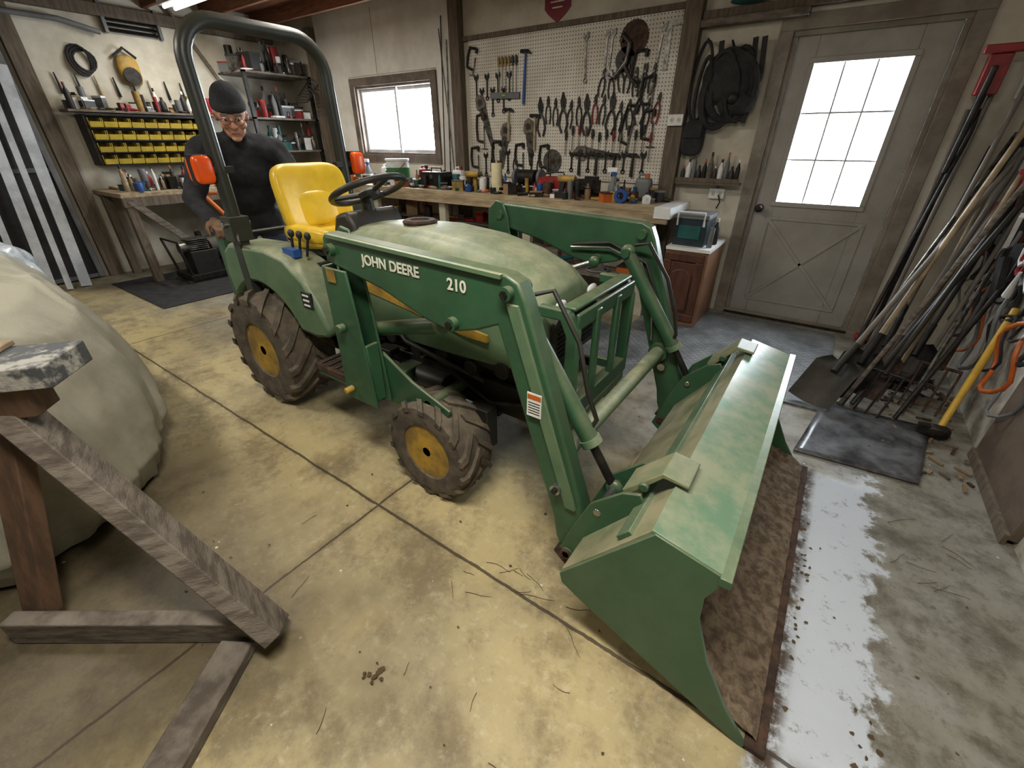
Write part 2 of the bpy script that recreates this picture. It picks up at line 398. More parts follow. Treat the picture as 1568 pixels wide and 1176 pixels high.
# hood
b=B()
ST=[(-1.95,.99,.24,.66),(-1.9,1.015,.27,.64),(-1.7,1.04,.28,.62),(-1.4,1.05,.285,.6),(-1.15,1.03,.28,.6),(-.95,.99,.265,.6),(-.83,.945,.245,.6),(-.76,.89,.22,.6),(-.735,.80,.20,.6),(-.73,.64,.19,.6)]
def hood(u,v):
    f=u*(len(ST)-1); k=min(int(f),len(ST)-2); t=f-k
    x,zt,hw,zb=[ST[k][i]*(1-t)+ST[k+1][i]*t for i in range(4)]
    th=-math.pi/2+math.pi*v
    s_=math.sin(th); c_=math.cos(th)
    yy=hw*math.copysign(abs(s_)**.7,s_)
    zz=zb+(zt-zb)*(max(c_,0)**.42)
    if abs(yy)<hw*.5: zz+=.007
    return (x,YC+yy,zz)
b.grid(hood,36,56,GREEND); b.finish('hood',T,ang=60)
b=B(); b.prism([(YC-.17,.62),(YC+.17,.62),(YC+.18,.78),(YC+.12,.84),(YC-.12,.84),(YC-.18,.78)],-.735,-.715,BLK,'x')
for k in range(9): b.bx(-.716,-.71,YC-.15,YC+.15,.64+k*.02,.647+k*.02,DSTEEL)
for s_ in(-1,1): b.sph((-.722,YC+s_*.13,.85),(.012,.04,.022),WHITEP)
b.finish('grille',T)
b=B()
for s_ in(-1,1):
    yy=YC+s_*.282
    b.prism([(-1.75,.80),(-1.05,.70),(-.95,.70),(-.95,.73),(-1.05,.74),(-1.75,.86)],yy-.006,yy+.006,YEL)
    b.prism([(-1.9,.62),(-.9,.56),(-.9,.66),(-1.9,.7)],YC+s_*.24-.01,YC+s_*.24+.01,BLK)
b.finish('side_stripes',T)
b=B(); b.lathe([(.075,0),(.08,.012),(.07,.02),(.045,.02),(.04,.012),(.001,.012)],(-1.53,YC-.02,1.05),(0,0,1),RUST); b.finish('fuel_cap',T)
b=B()
b.bx(-1.85,-.78,YC-.19,YC+.19,.42,.64,ENG)
b.bx(-1.7,-.9,YC-.22,YC+.22,.36,.44,GREEN)
for s_ in(-1,1):
    b.bx(-1.9,-.72,YC+s_*.22-.015,YC+s_*.22+.015,.36,.5,ENG)
    for k in range(6): b.cyl((-1.7+k*.16,YC+s_*.2,.55+.03*(k%2)),(-1.7+k*.16,YC+s_*.27,.55+.03*(k%2)),.035,ENG,seg=12)
    b.tube([(-1.6,YC+s_*.25,.7),(-1.4,YC+s_*.3,.6),(-1.2,YC+s_*.28,.55),(-1.0,YC+s_*.25,.5)],.012,BLK)
    b.tube([(-1.75,YC+s_*.26,.5),(-1.5,YC+s_*.3,.48),(-1.3,YC+s_*.29,.38),(-1.15,YC+s_*.26,.32)],.01,BLK)
    b.tube([(-1.3,YC+s_*.24,.6),(-1.1,YC+s_*.29,.5),(-.95,YC+s_*.27,.42),(-.8,YC+s_*.24,.45)],.01,DSTEEL)
b.bx(-2.75,-1.85,YC-.16,YC+.16,.3,.66,ENG)
b.cyl((-2.45,YC-.33,.335),(-2.45,YC+.33,.335),.07,ENG)
b.cyl((-1.12,YC-.34,.24),(-1.12,YC+.34,.24),.045,ENG); b.box((-1.12,YC,.3),(.16,.2,.16),ENG)
for s_ in(-1,1): b.sph((-1.12,YC+s_*.33,.24),(.07,.07,.08),ENG); b.tube([(-1.25,YC,.3),(-1.25,YC+s_*.3,.26)],.012,CHR)
b.cyl((-1.5,YC-.26,.42),(-1.2,YC-.26,.42),.05,BLK)
b.bx(-1.02,-.92,YC-.34,YC-.27,.22,.42,BLK)
b.finish('engine_and_chassis',T,bevel=.008)
b=B()
for s_ in(-1,1):
    yy=YC+s_*.25
    pts=[(-.74,.46),(-.58,.46),(-.58,.82),(-.62,.89),(-.74,.89),(-.74,.85),(-.65,.85),(-.625,.80),(-.625,.5),(-.74,.5)]
    b.prism(pts,yy-.018,yy+.018,GREEN)
b.bx(-.655,-.60,YC-.25,YC+.25,.885,.90,GREEN)
b.bx(-.60,-.585,YC-.25,YC+.25,.82,.88,GREEN)
b.bx(-.62,-.58,YC-.25,YC+.25,.46,.53,GREEN); b.bx(-.8,-.58,YC-.25,YC+.25,.42,.46,GREEND)
for s_ in(-1,1): b.bx(-.60,-.58,YC+s_*.09-.02,YC+s_*.09+.02,.5,.86,GREEN)
b.bx(-1.1,-.6,YC-.2,YC-.16,.34,.44,GREEN); b.bx(-1.1,-.6,YC+.16,YC+.2,.34,.44,GREEN)
b.finish('brush_guard',T,bevel=.006)
arc=[(-2.45+.375*math.cos(math.radians(a)),.335+.375*math.sin(math.radians(a))) for a in range(28,142,9)]
fo=[(-2.76,.60),(-2.775,.74),(-2.75,.84),(-2.67,.89),(-2.3,.905),(-2.14,.88),(-2.0,.79),(-1.92,.68),(-1.86,.56),(-1.88,.52),(-1.98,.50),(-2.1,.505)]
fo=fo+arc
b=B()
for s_ in(-1,1):
    ya,yb=sorted((YC+s_*.385,YC+s_*.17)); b.prism(fo,ya,yb,GREEND)
b.finish('fenders',T,bevel=.035)
b=B()
b.bx(-2.72,-2.05,YC-.24,YC+.24,.6,.84,BLK)
b.box((-2.16,YC-.31,.895),(.1,.04,.04),BLUE)
for k in range(3):
    b.tube([(-2.2+.06*k,YC-.28,.88),(-2.18+.07*k,YC-.28,.97)],.007,BLK); b.sph((-2.18+.07*k,YC-.28,.98),(.016,.016,.02),BLK)
b.box((-1.985,YC-.385,.70),(.08,.012,.08),BLK)
for k in range(3): b.box((-1.985,YC-.393,.675+k*.025),(.05,.004,.01),WHITEP)
b.finish('console',T,bevel=.006)
b=B()
for s_ in(-1,1):
    b.box((-1.68,YC+s_*.34,.40),(.46,.26,.03),RUST)
    for k in range(8): b.bx(-1.88+k*.055,-1.865+k*.055,YC+s_*.34-.11,YC+s_*.34+.11,.415,.425,BLK)
    b.beam((-1.9,YC+s_*.45,.38),(-1.45,YC+s_*.45,.38),.02,.05,GREEN)
b.bx(-1.6,-1.5,YC-.32,YC-.26,.5,.53,BLK); b.tube([(-1.7,YC-.25,.42),(-1.55,YC-.29,.52)],.01,DSTEEL)
b.finish('foot_platforms',T,bevel=.004)
b=B()
b.prism([(-2.0,.64),(-1.84,.62),(-1.84,1.03),(-1.88,1.09),(-1.97,1.07),(-2.02,.95)],YC-.16,YC+.16,BLK)
b.cyl((-1.90,YC,1.05),(-1.92,YC,1.16),.03,BLK)
b.finish('dash_cowl',T,bevel=.02)
b=B(); ax=V((-.38,0,.92)).normalized(); c=V((-1.89,YC,1.17)); u=V((0,1,0)); w=ax.cross(u)
b.tube([c+(u*math.cos(a)+w*math.sin(a))*.18 for a in [2*math.pi*k/32 for k in range(32)]],.015,BLK,10,closed=True)
b.lathe([(.05,-.035),(.055,-.01),(.035,.005),(.001,.008)],c,ax,BLK)
for a in(0.5,2.6,4.7): b.tube([c-ax*.015,c+(u*math.cos(a)+w*math.sin(a))*.175],.012,BLK)
b.finish('steering_wheel',T)
b=B()
Rb=Euler((0,math.radians(-12),0)).to_matrix()
b.sph((-2.37,YC-.02,1.105),(.05,.205,.175),SEAT,32,20,Rb,e=.45,bend=.05)
b.sph((-2.325,YC-.02,1.06),(.032,.14,.09),SEAT,24,16,Rb,e=.6)
b.sph((-2.14,YC-.02,.935),(.215,.215,.05),SEAT,32,16,Euler((0,math.radians(-6),0)).to_matrix(),e=.5)
for s_ in(-1,1): b.sph((-2.16,YC-.02+s_*.18,.965),(.19,.042,.04),SEAT,20,12,e=.6)
b.sph((-2.16,YC-.02,.89),(.19,.19,.035),BLK,24,10,e=.5)
b.finish('seat',T,ang=60)
b=B()
xr=-2.55; hw=.36; zt=1.86; rc=.17; pts=[(xr,YC-hw,1.0)]
for k in range(0,9):
    a=math.pi-math.pi/2*k/8; pts.append((xr-.02,YC-hw+rc+rc*math.cos(a),zt-rc+rc*math.sin(a)))
for k in range(0,9):
    a=math.pi/2-math.pi/2*k/8; pts.append((xr-.02,YC+hw-rc+rc*math.cos(a),zt-rc+rc*math.sin(a)))
pts.append((xr,YC+hw,1.0))
b.tube(pts,.034,ROPS,12)
for s_ in(-1,1):
    b.beam((xr,YC+s_*hw,.45),(xr,YC+s_*hw,.98),.055,.07,ROPS,upv=(1,0,0))
    b.box((xr,YC+s_*hw,.98),(.1,.1,.12),ROPS); b.cyl((xr,YC+s_*hw-.07,1.0),(xr,YC+s_*hw+.07,1.0),.014,CHR)
    b.tube([(xr+.05,YC+s_*(hw+.03),.96),(xr+.09,YC+s_*(hw+.05),.93),(xr+.05,YC+s_*(hw+.03),.91)],.006,CHR)
    b.bx(xr-.02,xr+.02,YC+s_*hw-.06,YC+s_*hw+.06,1.24,1.27,BLK)
b.finish('roll_bar',T,bevel=.004)
b=B()
for s_ in(-1,1):
    y_=YC+s_*(hw+.085)
    b.box((xr,y_,1.26),(.035,.085,.13),BLK)
    b.sph((xr+.02,y_,1.26),(.035,.042,.062),AMB,16,12,e=.45); b.sph((xr-.02,y_,1.26),(.035,.042,.062),AMB,16,12,e=.45)
b.finish('warning_lights',T)
b=B()
for yy in(1.20,1.76):
    b.prism([(-3.0,.42),(-2.92,.42),(-2.90,.9),(-2.93,.93),(-2.97,.93),(-3.0,.88)],yy-.02,yy+.02,GREEN)
    b.beam((-2.95,yy,.5),(-2.7,yy,.42),.03,.05,ENG); b.beam((-2.95,yy,.85),(-2.62,yy-.0,.7),.02,.03,GREEN)
b.cyl((-2.95,1.2,.52),(-2.95,1.78,.52),.03,BLK); b.cyl((-2.95,1.2,.88),(-2.95,1.78,.88),.015,BLK)
b.finish('rear_hitch_frame',T,bevel=.004)
# ---------------- front loader
L=T
arm=[(-1.49,1.075),(-1.47,1.095),(-.67,1.068),(-.63,1.05),(-.605,1.0),(-.365,.33),(-.355,.2),(-.39,.13),(-.43,.13),(-.465,.2),(-.48,.28),(-.70,.915),(-.78,.88),(-.89,.85),(-1.0,.87),(-1.2,.935),(-1.49,.99)]
for nm in ('right','left'):
    y0_,y1_=(.93,.99) if nm=='right' else (2*YC-.99,2*YC-.93)
    sg=-1 if nm=='right' else 1
    yo=y0_ if sg<0 else y1_; yi=y1_ if sg<0 else y0_; ym=(y0_+y1_)/2
    b=B(); b.prism(arm,y0_,y1_,GREEN); b.finish('loader_arm_'+nm,L,bevel=.008)
    b=B()
    b.prism([(-.66,.99),(-.625,.99),(-.40,.36),(-.435,.36)],yo+sg*.0,yo+sg*.012,GREEND)
    b.beam((-1.45,yo+sg*.004,1.088),(-.68,yo+sg*.004,1.062),.016,.012,GREEND)
    for px,pz,r in((-1.44,1.04,.022),(-.66,1.02,.02),(-.87,.885,.022),(-.41,.17,.022),(-.47,.42,.018)):
        b.cyl((px,yo+sg*.022,pz),(px,yi-sg*.03,pz),r,CHR if r<.02 else GREEN,seg=16)
        b.cyl((px,yo+sg*.024,pz),(px,yo+sg*.03,pz),r*.6,DSTEEL,seg=6)
    b.finish('arm_pins_'+nm,L)
    b=B()
    b.prism([(-1.53,.40),(-1.33,.40),(-1.36,.80),(-1.39,1.03),(-1.42,1.10),(-1.47,1.11),(-1.52,1.06)],yi-sg*.005,yi-sg*.017,GREEN)
    b.prism([(-1.53,.40),(-1.33,.40),(-1.36,.80),(-1.38,.97),(-1.51,.97)],yo+sg*-.004,yo+sg*.008,GREEN)
    b.bx(-1.535,-1.52,y0_,y1_,.42,.97,GREEN); b.bx(-1.36,-1.345,y0_,y1_,.42,.68,GREEN)
    b.prism([(-1.5,.38),(-1.02,.40),(-1.0,.46),(-1.2,.53),(-1.36,.62),(-1.5,.62)],yi-sg*.02,yi-sg*.035,GREEN)
    b.box((-1.44,(yi+YC)/2,.43),(.12,abs(YC-yi),.08),GREEN)
    b.cyl((-1.12,yi-sg*.02,.45),(-1.12,yi-sg*.24,.45),.025,GREEN); b.cyl((-1.47,yo+sg*.01,.46),(-1.47,yo+sg*.05,.46),.014,YEL,seg=10)
    b.cyl((-1.45,yo+sg*.008,.74),(-1.45,yo+sg*.04,.74),.018,GREEN)
    b.finish('loader_mast_'+nm,L,bevel=.005)
    b=B()
    yc_=yi-sg*.055
    b.cyl((-1.42,yc_,.70),(-1.05,yc_,.80),.03,GREEN); b.cyl((-1.06,yc_,.797),(-.86,yc_,.88),.014,CHR)
    b.sph((-.86,yc_,.88),(.028,.02,.028),GREEN); b.cyl((-1.05,yc_,.80),(-1.03,yc_,.805),.034,GREEND)
    b.cyl((-.70,yc_,.94),(-.42,yc_,.545),.03,GREEN); b.cyl((-.43,yc_,.56),(-.415,yc_,.54),.035,GREEND)
    b.cyl((-.42,yc_,.545),(-.33,yc_,.41),.015,DSTEEL); b.sph((-.325,yc_,.405),(.03,.02,.03),GREEN)
    b.cyl((-.70,yc_-.04,.945),(-.70,yc_+.04,.945),.02,GREEN); b.sph((-.70,yc_,.945),(.035,.025,.035),GREEN)
    b.finish('hydraulic_cylinders_'+nm,L)
    b=B()
    b.tube([(-.67,yc_+sg*.0,.98),(-.60,yc_-sg*.03,1.0),(-.50,yc_-sg*.02,.86),(-.45,yc_,.72),(-.42,yc_-sg*.02,.62),(-.44,yc_,.57)],.008,BLK)
    b.tube([(-1.0,yi-sg*.01,.94),(-.8,yi-sg*.02,.97),(-.62,yi-sg*.02,.9),(-.55,yi-sg*.01,.75),(-.52,yi-sg*.01,.66)],.008,BLK)
    b.tube([(-1.0,yi-sg*.03,.93),(-.8,yi-sg*.035,.95),(-.64,yi-sg*.035,.9),(-.57,yi-sg*.03,.75),(-.54,yi-sg*.03,.55)],.006,CHR)
    b.finish('hydraulic_hoses_'+nm,L)
    b=B()
    for yy in(yo+sg*.012,yi-sg*.085):
        b.prism([(-.45,.14),(-.40,.10),(-.35,.2),(-.19,.5),(-.21,.54),(-.26,.52),(-.35,.43),(-.40,.3)],yy-.006,yy+.006,GREEN)
    b.cyl((-.41,yo+sg*.03,.17),(-.41,yi-sg*.1,.17),.02,RUST); b.cyl((-.325,yo+sg*.02,.405),(-.325,yi-sg*.1,.405),.014,CHR)
    ya,yb=sorted((yo-sg*.005,yi-sg*.06))
    b.prism([(-.25,.50),(-.165,.605),(-.10,.60),(-.10,.61),(-.17,.62),(-.27,.51)],ya,yb,TAN)
    b.cyl((-.21,ya-.01,.555),(-.21,yb+.01,.555),.014,GREEN)
    b.box((-.40,ym,.13),(.12,.1,.05),RUST,Euler((0,.7,0)).to_matrix())
    b.finish('bucket_bracket_'+nm,L,bevel=.003)
b=B(); b.cyl((-.50,.97,.49),(-.50,2*YC-.97,.49),.032,GREEND,seg=20); b.cyl((-.50,.97,.49),(-.50,1.02,.49),.045,GREEN); b.cyl((-.50,2*YC-1.02,.49),(-.50,2*YC-.97,.49),.045,GREEN); b.finish('cross_tube',L)
BY0,BY1=.76,2.12
DIRT=M('caked_dirt',(128,112,92),.95,0,(84,70,55),30,bump=.7,bscale=80)
b=B()
side=[(-.35,.235),(-.36,.27),(-.125,.585),(.035,.55),(.035,.53),(.01,.46),(.015,.38),(.06,.25),(.13,.12),(.215,.0),(.19,.0),(-.28,.20)]
b.prism(side,BY0,BY0+.012,GREENB); b.prism(side,BY1-.012,BY1,GREENB)
b.finish('bucket_sides',L,bevel=.002)
b=B()
outer=[(.21,.0),(-.29,.205),(-.345,.235),(-.36,.275),(-.13,.59)]
inner=[(-.122,.575),(-.335,.282),(-.33,.25),(-.285,.222),(.2,.02)]
b.prism(outer+inner,BY0+.012,BY1-.012,TAN)
b.prism([(-.135,.592),(.045,.552),(.045,.537),(.035,.537),(-.13,.575)],BY0+.004,BY1-.004,GREENT)
b.bx(.025,.05,BY0-.008,BY1+.008,.532,.556,GREENB)
b.beam((.225,BY0-.0,.012),(.225,BY1+.0,.012),.05,.018,RUST,upv=(0,0,1))
b.beam((-.20,BY0+.03,.50),(-.20,BY1-.03,.50),.05,.02,GREENB,upv=(-.8,0,.6))
b.finish('bucket_shell',L,bevel=.002)
b=B()
def dirt(u,v):
    x=.225-.5*u; z=.018+.205*u; y=BY0+.02+(BY1-BY0-.04)*v
    return (x,y,z+.012+.028*abs(noise.noise(V((x*9,y*9,3))))+.010*noise.noise(V((x*40,y*40,1))))
b.grid(dirt,40,110,DIRT); b.finish('bucket_dirt',L,ang=80)
def text(s,loc,size,mat,par,rot=(math.pi/2,0,0),name='lettering'):
    c=bpy.data.curves.new(name,'FONT'); c.body=s; c.size=size; c.extrude=.0006; c.offset=.0012; c.materials.append(mat)
    o=bpy.data.objects.new(name,c); S.collection.objects.link(o); o.rotation_euler=rot; o.parent=par; o.location=V(loc)-par.location; return o
LET=M('cream_decal',(214,212,194),.5)
text('JOHN DEERE',(-1.275,.9275,1.012),.048,LET,L,(math.pi/2,.02,0)); text('210',(-.885,.9275,.992),.05,LET,L)
b=B(); b.bx(-.585,-.535,.916,.919,.66,.74,WHITEP); b.bx(-.583,-.537,.915,.9165,.72,.735,ORG)
for k in range(5): b.bx(-.58,-.54,.9155,.9165,.67+k*.009,.673+k*.009,BLK)
b.bx(-1.485,-1.44,.915,.92,.92,.97,YEL)
b.finish('warning_decals',L)
# ================================================================ TARP-COVERED vehicle
TARP=M('grey_beige_canvas',(158,154,138),.85,0,(132,128,112),2,bump=.15,bscale=150)
b=B()
PR=[(0,.95),(.3,.945),(.52,.925),(.68,.885),(.80,.82),(.89,.71),(.95,.57),(.985,.42),(1.0,.28),(1.0,.15),(.955,.03)]
def tarp(u,v):
    f=v*(len(PR)-1);k=min(int(f),len(PR)-2);t=f-k
    r=PR[k][0]*(1-t)+PR[k+1][0]*t; z=PR[k][1]*(1-t)+PR[k+1][1]*t
    a=2*math.pi*u; ca,sa=math.cos(a),math.sin(a)
    e=3.0; q=(abs(ca)**e+abs(sa)**e)**(-1/e)
    cr=1-abs(noise.noise(V((ca*6+z,sa*6,z*1.5))))*2
    wr=(noise.noise(V((ca*7,sa*7,z*2)))*.035+noise.noise(V((ca*16,sa*16,z*3+4)))*.022+.035*max(cr-.6,0))*max(0,(v-.3))*1.9
    x=-3.38+1.46*q*ca*(r+wr); y=-.52+1.09*q*sa*(r+wr)
    fold=.035*max(0,1-abs(noise.noise(V((x*2.2,y*1.4,7))))*8)+.022*max(0,1-abs(noise.noise(V((x*1.6+y*2,y*3.0-x,17))))*9)+.02*noise.noise(V((x*3,y*3,1)))
    return (x,y,max(.02,z+fold*(1 if z>.3 else 0)+wr*.3*(1 if z>.1 else 0)))
b.grid(tarp,300,90,TARP,closeu=True)
bmesh.ops.remove_doubles(b.bm,verts=b.bm.verts,dist=.0005)
b.finish('canvas_covered_vehicle',ang=70)
# ================================================================ SAWHORSE
g=group('wooden_sawhorse',(-1.6,0,0))
RW=M('brown_stained_wood',(108,82,62),.8,0,(80,62,48),5,stretch=(6,6,1))
b=B()
b.beam((-1.76,.0,.83),(-1.04,.225,.06),.055,.125,WOODG,upv=(0,-.6,1))
b.beam((-1.74,-.24,.05),(-1.13,.19,.05),.05,.095,WOODG)
b.beam((-1.73,-.17,.06),(-1.73,.02,.76),.09,.05,RW,upv=(-.5,1,0))
b.beam((-1.13,.14,.022),(-.92,-.19,.022),.10,.04,WOODG)
b.beam((-1.60,.09,.79),(-1.86,-.2,.79),.09,.09,RW)
b.finish('frame',g,bevel=.004)
b=B()
b.beam((-1.555,.165,.865),(-1.88,-.2,.865),.17,.06,M('paint_splattered_board',(158,156,148),.7,0,(74,76,78),9,bump=.3,lo=.45,hi=.55))
b.beam((-1.65,.04,.903),(-1.88,-.24,.903),.21,.015,WOODL)
b.finish('top_boards',g,bevel=.003)
b=B(); p1=V((-1.76,-.0,.83));p2=V((-1.04,.225,.06)); 
for t0,t1 in((.1,.16),(.22,.34),(.36,.55),(.57,.62)):
    q1=p1.lerp(p2,t0);q2=p1.lerp(p2,t1); b.beam(q1+V((.012,-.028,.03)),q2+V((.012,-.028,.03)),.006,.010,WHITEP,upv=(0,-.6,1))
b.finish('paint_streak',g)
# ================================================================ WORKBENCH back
g=group('workbench',(-3.3,3.95,0))
b=B()
b.bx(-5.7,-1.05,3.65,4.18,.88,.92,WOODL); b.bx(-5.7,-1.05,3.64,3.675,.80,.88,WOODL)
b.bx(-1.16,-1.03,3.63,4.18,.84,.925,WHITEP)
for xx in(-5.6,-4.6,-3.5,-2.4,-1.2):
    for yy in(3.71,4.12): b.bx(xx-.045,xx+.045,yy-.03,yy+.03,0,.88,WOODP if yy>4 else M('pale_leg',(176,170,150),.7))
b.bx(-5.6,-1.2,3.75,4.15,.26,.28,WOODG); b.bx(-5.6,-1.2,3.85,4.15,.58,.595,WOODG)
b.finish('bench',g,bevel=.003)
def bottle(b,x,y,z,r,h,m,cm):
    b.lathe([(r*.9,0),(r,.01),(r,h*.62),(r*.4,h*.8),(r*.35,h*.86)],(x,y,z),(0,0,1),m,14); b.cyl((x,y,z+h*.86),(x,y,z+h),r*.42,cm,seg=12)
def can(b,x,y,z,r,h,m):
    b.lathe([(r*.96,0),(r,.005),(r,h-.005),(r*.96,h),(r*.9,h-.004),(.001,h-.004)],(x,y,z),(0,0,1),m,16)
PAL=[RED,BLUE,WHITEP,GRY,CARD,DSTEEL,STEEL,YEL,ORG,TEAL,BLK,WOODL,BLK,DSTEEL,GRY,DSTEEL,RUST,WHITEP]
def clutter(b,x0,x1,y0,y1,z,n,hm=.14,pal=PAL,wmax=.09):
    for k in range(n):
        x=random.uniform(x0,x1); y=random.uniform(y0,y1); m=random.choice(pal); h=random.uniform(.3,1)*hm; t=random.random()
        R=Euler((0,0,random.uniform(0,3))).to_matrix(); w=random.uniform(.025,wmax)
        if t<.25: 
            b.box((x,y,z+h*.35),(w*1.4,w*.9,h*.7),m,R); b.box((x,y,z+h*.66),(w*1.45,w*.95,h*.1),random.choice(pal),R)
        elif t<.42: can(b,x,y,z,min(w*.5,.045),h,m)
        elif t<.58: bottle(b,x,y,z,min(w*.42,.035),h*1.2,m,random.choice(pal))
        elif t<.85:
            a=random.uniform(0,3); L_=random.uniform(.1,.26); d=V((math.cos(a),math.sin(a)*.5,0))*L_/2
            b.tube([V((x,y,z+.016))-d,V((x,y,z+.016)),V((x,y,z+.012))+d],.012,m,8,radii=[.015,.014,.005])
        else:
            c=V((x,y,z+.012)); b.tube([c+V((math.cos(q)*w*.6,math.sin(q)*w*.6,.0)) for q in [k2*.7854 for k2 in range(8)]],.011,m,6,closed=True)
b=B(); clutter(b,-5.5,-1.25,3.72,4.14,.92,280,.16); b.finish('bench_top_clutter',g)
b=B(); clutter(b,-5.5,-1.3,3.88,4.1,.595,55,.22,[CARD,BLK,RED,GRY,DSTEEL,WOODG,ORG,YEL],.2); clutter(b,-5.5,-1.3,3.8,4.1,.28,60,.26,[CARD,BLK,RED,GRY,DSTEEL,WOODG,ORG,TEAL],.24); clutter(b,-5.5,-1.4,3.75,4.1,0,50,.22,[CARD,BLK,DSTEEL,GRY,BLUE],.26); b.finish('under_bench_boxes',g)
def onbench(name,fn,x,y,z=.921,par=None):
    b=B(); fn(b,x,y,z); return b.finish(name,par)
def bucket_(b,x,y,z):
    b.lathe([(.11,0),(.13,.26),(.138,.26),(.138,.28),(.125,.28),(.12,.25),(.1,.02),(.001,.02)],(x,y,z),(0,0,1),WHITEP,24)
    b.lathe([(.1215,.08),(.131,.08),(.137,.19),(.125,.19)],(x,y,z),(0,0,1),M('green_label',(60,120,70),.5),24)
    b.tube([(x-.13,y,z+.24),(x-.12,y-.1,z+.17),(x,y-.15,z+.15),(x+.12,y-.1,z+.17),(x+.13,y,z+.24)],.003,CHR)
onbench('plastic_bucket',bucket_,-4.35,3.88)
def towel(b,x,y,z): b.lathe([(.02,0),(.055,0),(.055,.27),(.02,.27),(.018,.26)],(x,y,z),(0,0,1),M('yellowish_paper',(214,203,165),.9),24); b.cyl((x,y,z),(x,y,z+.3),.012,WOODL)
onbench('paper_towel_roll',towel,-2.85,3.82)
def spray(b,x,y,z):
    b.lathe([(.04,0),(.045,.01),(.045,.12),(.02,.18),(.016,.2)],(x,y,z),(0,0,1),GRY,16); b.cyl((x,y,z+.2),(x,y,z+.23),.02,BLUE,seg=12); b.box((x-.02,y,z+.245),(.09,.025,.035),WHITEP); b.tube([(x-.03,y,z+.23),(x-.045,y,z+.19)],.005,WHITEP)
onbench('spray_bottle',spray,-1.62,3.86); onbench('spray_bottle',spray,-4.98,3.95)
def toolbox(m):
    def f(b,x,y,z):
        b.box((x,y,z+.06),(.34,.17,.12),m); b.prism([(x-.17,z+.12),(x+.17,z+.12),(x+.15,z+.16),(x-.15,z+.16)],y-.085,y+.085,m)
        b.tube([(x-.08,y,z+.16),(x-.07,y,z+.2),(x+.07,y,z+.2),(x+.08,y,z+.16)],.008,BLK); b.box((x,y-.088,z+.115),(.04,.01,.04),STEEL)
    return f
onbench('toolbox',toolbox(RED),-2.25,3.98); onbench('toolbox',toolbox(DSTEEL),-3.75,3.9)
def jug(m,cm):
    def f(b,x,y,z):
        b.sph((x,y,z+.09),(.07,.05,.09),m,16,12,e=.4); b.cyl((x+.03,y,z+.17),(x+.03,y,z+.215),.018,cm); b.tube([(x-.05,y,z+.15),(x-.045,y,z+.2),(x,y,z+.205),(x+.02,y,z+.18)],.01,m)
    return f
for i,(x,m,c) in enumerate(((-4.08,RED,BLK),(-3.55,WHITEP,RED),(-4.75,WHITEP,BLUE),(-1.42,GRY,ORG))): onbench('plastic_jug',jug(m,c),x,4.05)
def drill(b,x,y,z):
    b.cyl((x-.08,y,z+.16),(x+.09,y,z+.16),.03,YEL); b.cyl((x+.09,y,z+.16),(x+.13,y,z+.16),.018,BLK,r2=.008); b.beam((x-.03,y,z+.14),(x-.05,y,z+.04),.035,.045,BLK); b.box((x-.045,y,z+.025),(.11,.07,.05),BLK)
for x in(-2.05,-3.15): onbench('cordless_drill',drill,x,3.8)
def grinder(b,x,y,z):
    b.box((x,y,z+.03),(.18,.14,.06),DSTEEL); b.cyl((x-.09,y,z+.14),(x+.09,y,z+.14),.07,DSTEEL)
    for s_ in(-1,1): b.cyl((x+s_*.13,y,z+.14),(x+s_*.16,y,z+.14),.075,GRY); b.cyl((x-.16,y,z+.14),(x+.16,y,z+.14),.012,STEEL)
onbench('bench_grinder',grinder,-2.62,4.05)
def tapeb(b,x,y,z): b.lathe([(.03,0),(.055,0),(.055,.045),(.03,.045)],(x,y-.0,z+.055),(0,1,0),BLUE,20,closed=True)
onbench('tape_roll',tapeb,-1.5,3.74)
def vise(b,x,y,z):
    b.cyl((x,y,z),(x,y,z+.03),.08,DSTEEL); b.box((x,y,z+.09),(.09,.16,.1),DSTEEL); b.box((x,y-.13,z+.12),(.12,.04,.08),DSTEEL); b.box((x,y-.03,z+.15),(.13,.04,.05),DSTEEL); b.cyl((x,y-.24,z+.1),(x,y,z+.1),.014,STEEL); b.cyl((x-.08,y-.23,z+.1),(x+.08,y-.23,z+.1),.007,STEEL)
onbench('bench_vise',vise,-1.9,4.04)
# ================================================================ PEGBOARD + tools
def pegmat():
    m=bpy.data.materials.new('white_pegboard'); m.use_nodes=True; nt=m.node_tree; p=nt.nodes['Principled BSDF']
    tc=node(nt,'ShaderNodeTexCoord').outputs['Object']; sp=node(nt,'ShaderNodeSeparateXYZ',None,{0:tc})
    fx=math_(nt,'SUBTRACT',math_(nt,'FRACT',math_(nt,'MULTIPLY',sp.outputs[0],36)),.5); fz=math_(nt,'SUBTRACT',math_(nt,'FRACT',math_(nt,'MULTIPLY',sp.outputs[2],36)),.5)
    d=math_(nt,'SQRT',math_(nt,'ADD',math_(nt,'MULTIPLY',fx,fx),math_(nt,'MULTIPLY',fz,fz)))
    n=node(nt,'ShaderNodeTexNoise',None,{'Vector':tc,'Scale':2.5,'Detail':5}).outputs['Fac']
    c=mix(nt,smooth(nt,n,.35,.7),lin((214,209,198)),lin((186,179,164)))
    c=mix(nt,math_(nt,'LESS_THAN',d,.17),c,lin((60,52,42)))
    nt.links.new(c,p.inputs['Base Color']); p.inputs['Roughness'].default_value=.6; return m
PY=YB-.02
b=B(); b.bx(-3.52,-1.36,PY,YB-.001,1.04,2.26,pegmat()); b.finish('pegboard',keep0=False)
def place(b,name,x,z,a=0,dy=0): return b.finish(name,rot=(0,a,0),loc=(x,PY-.001+dy,z))
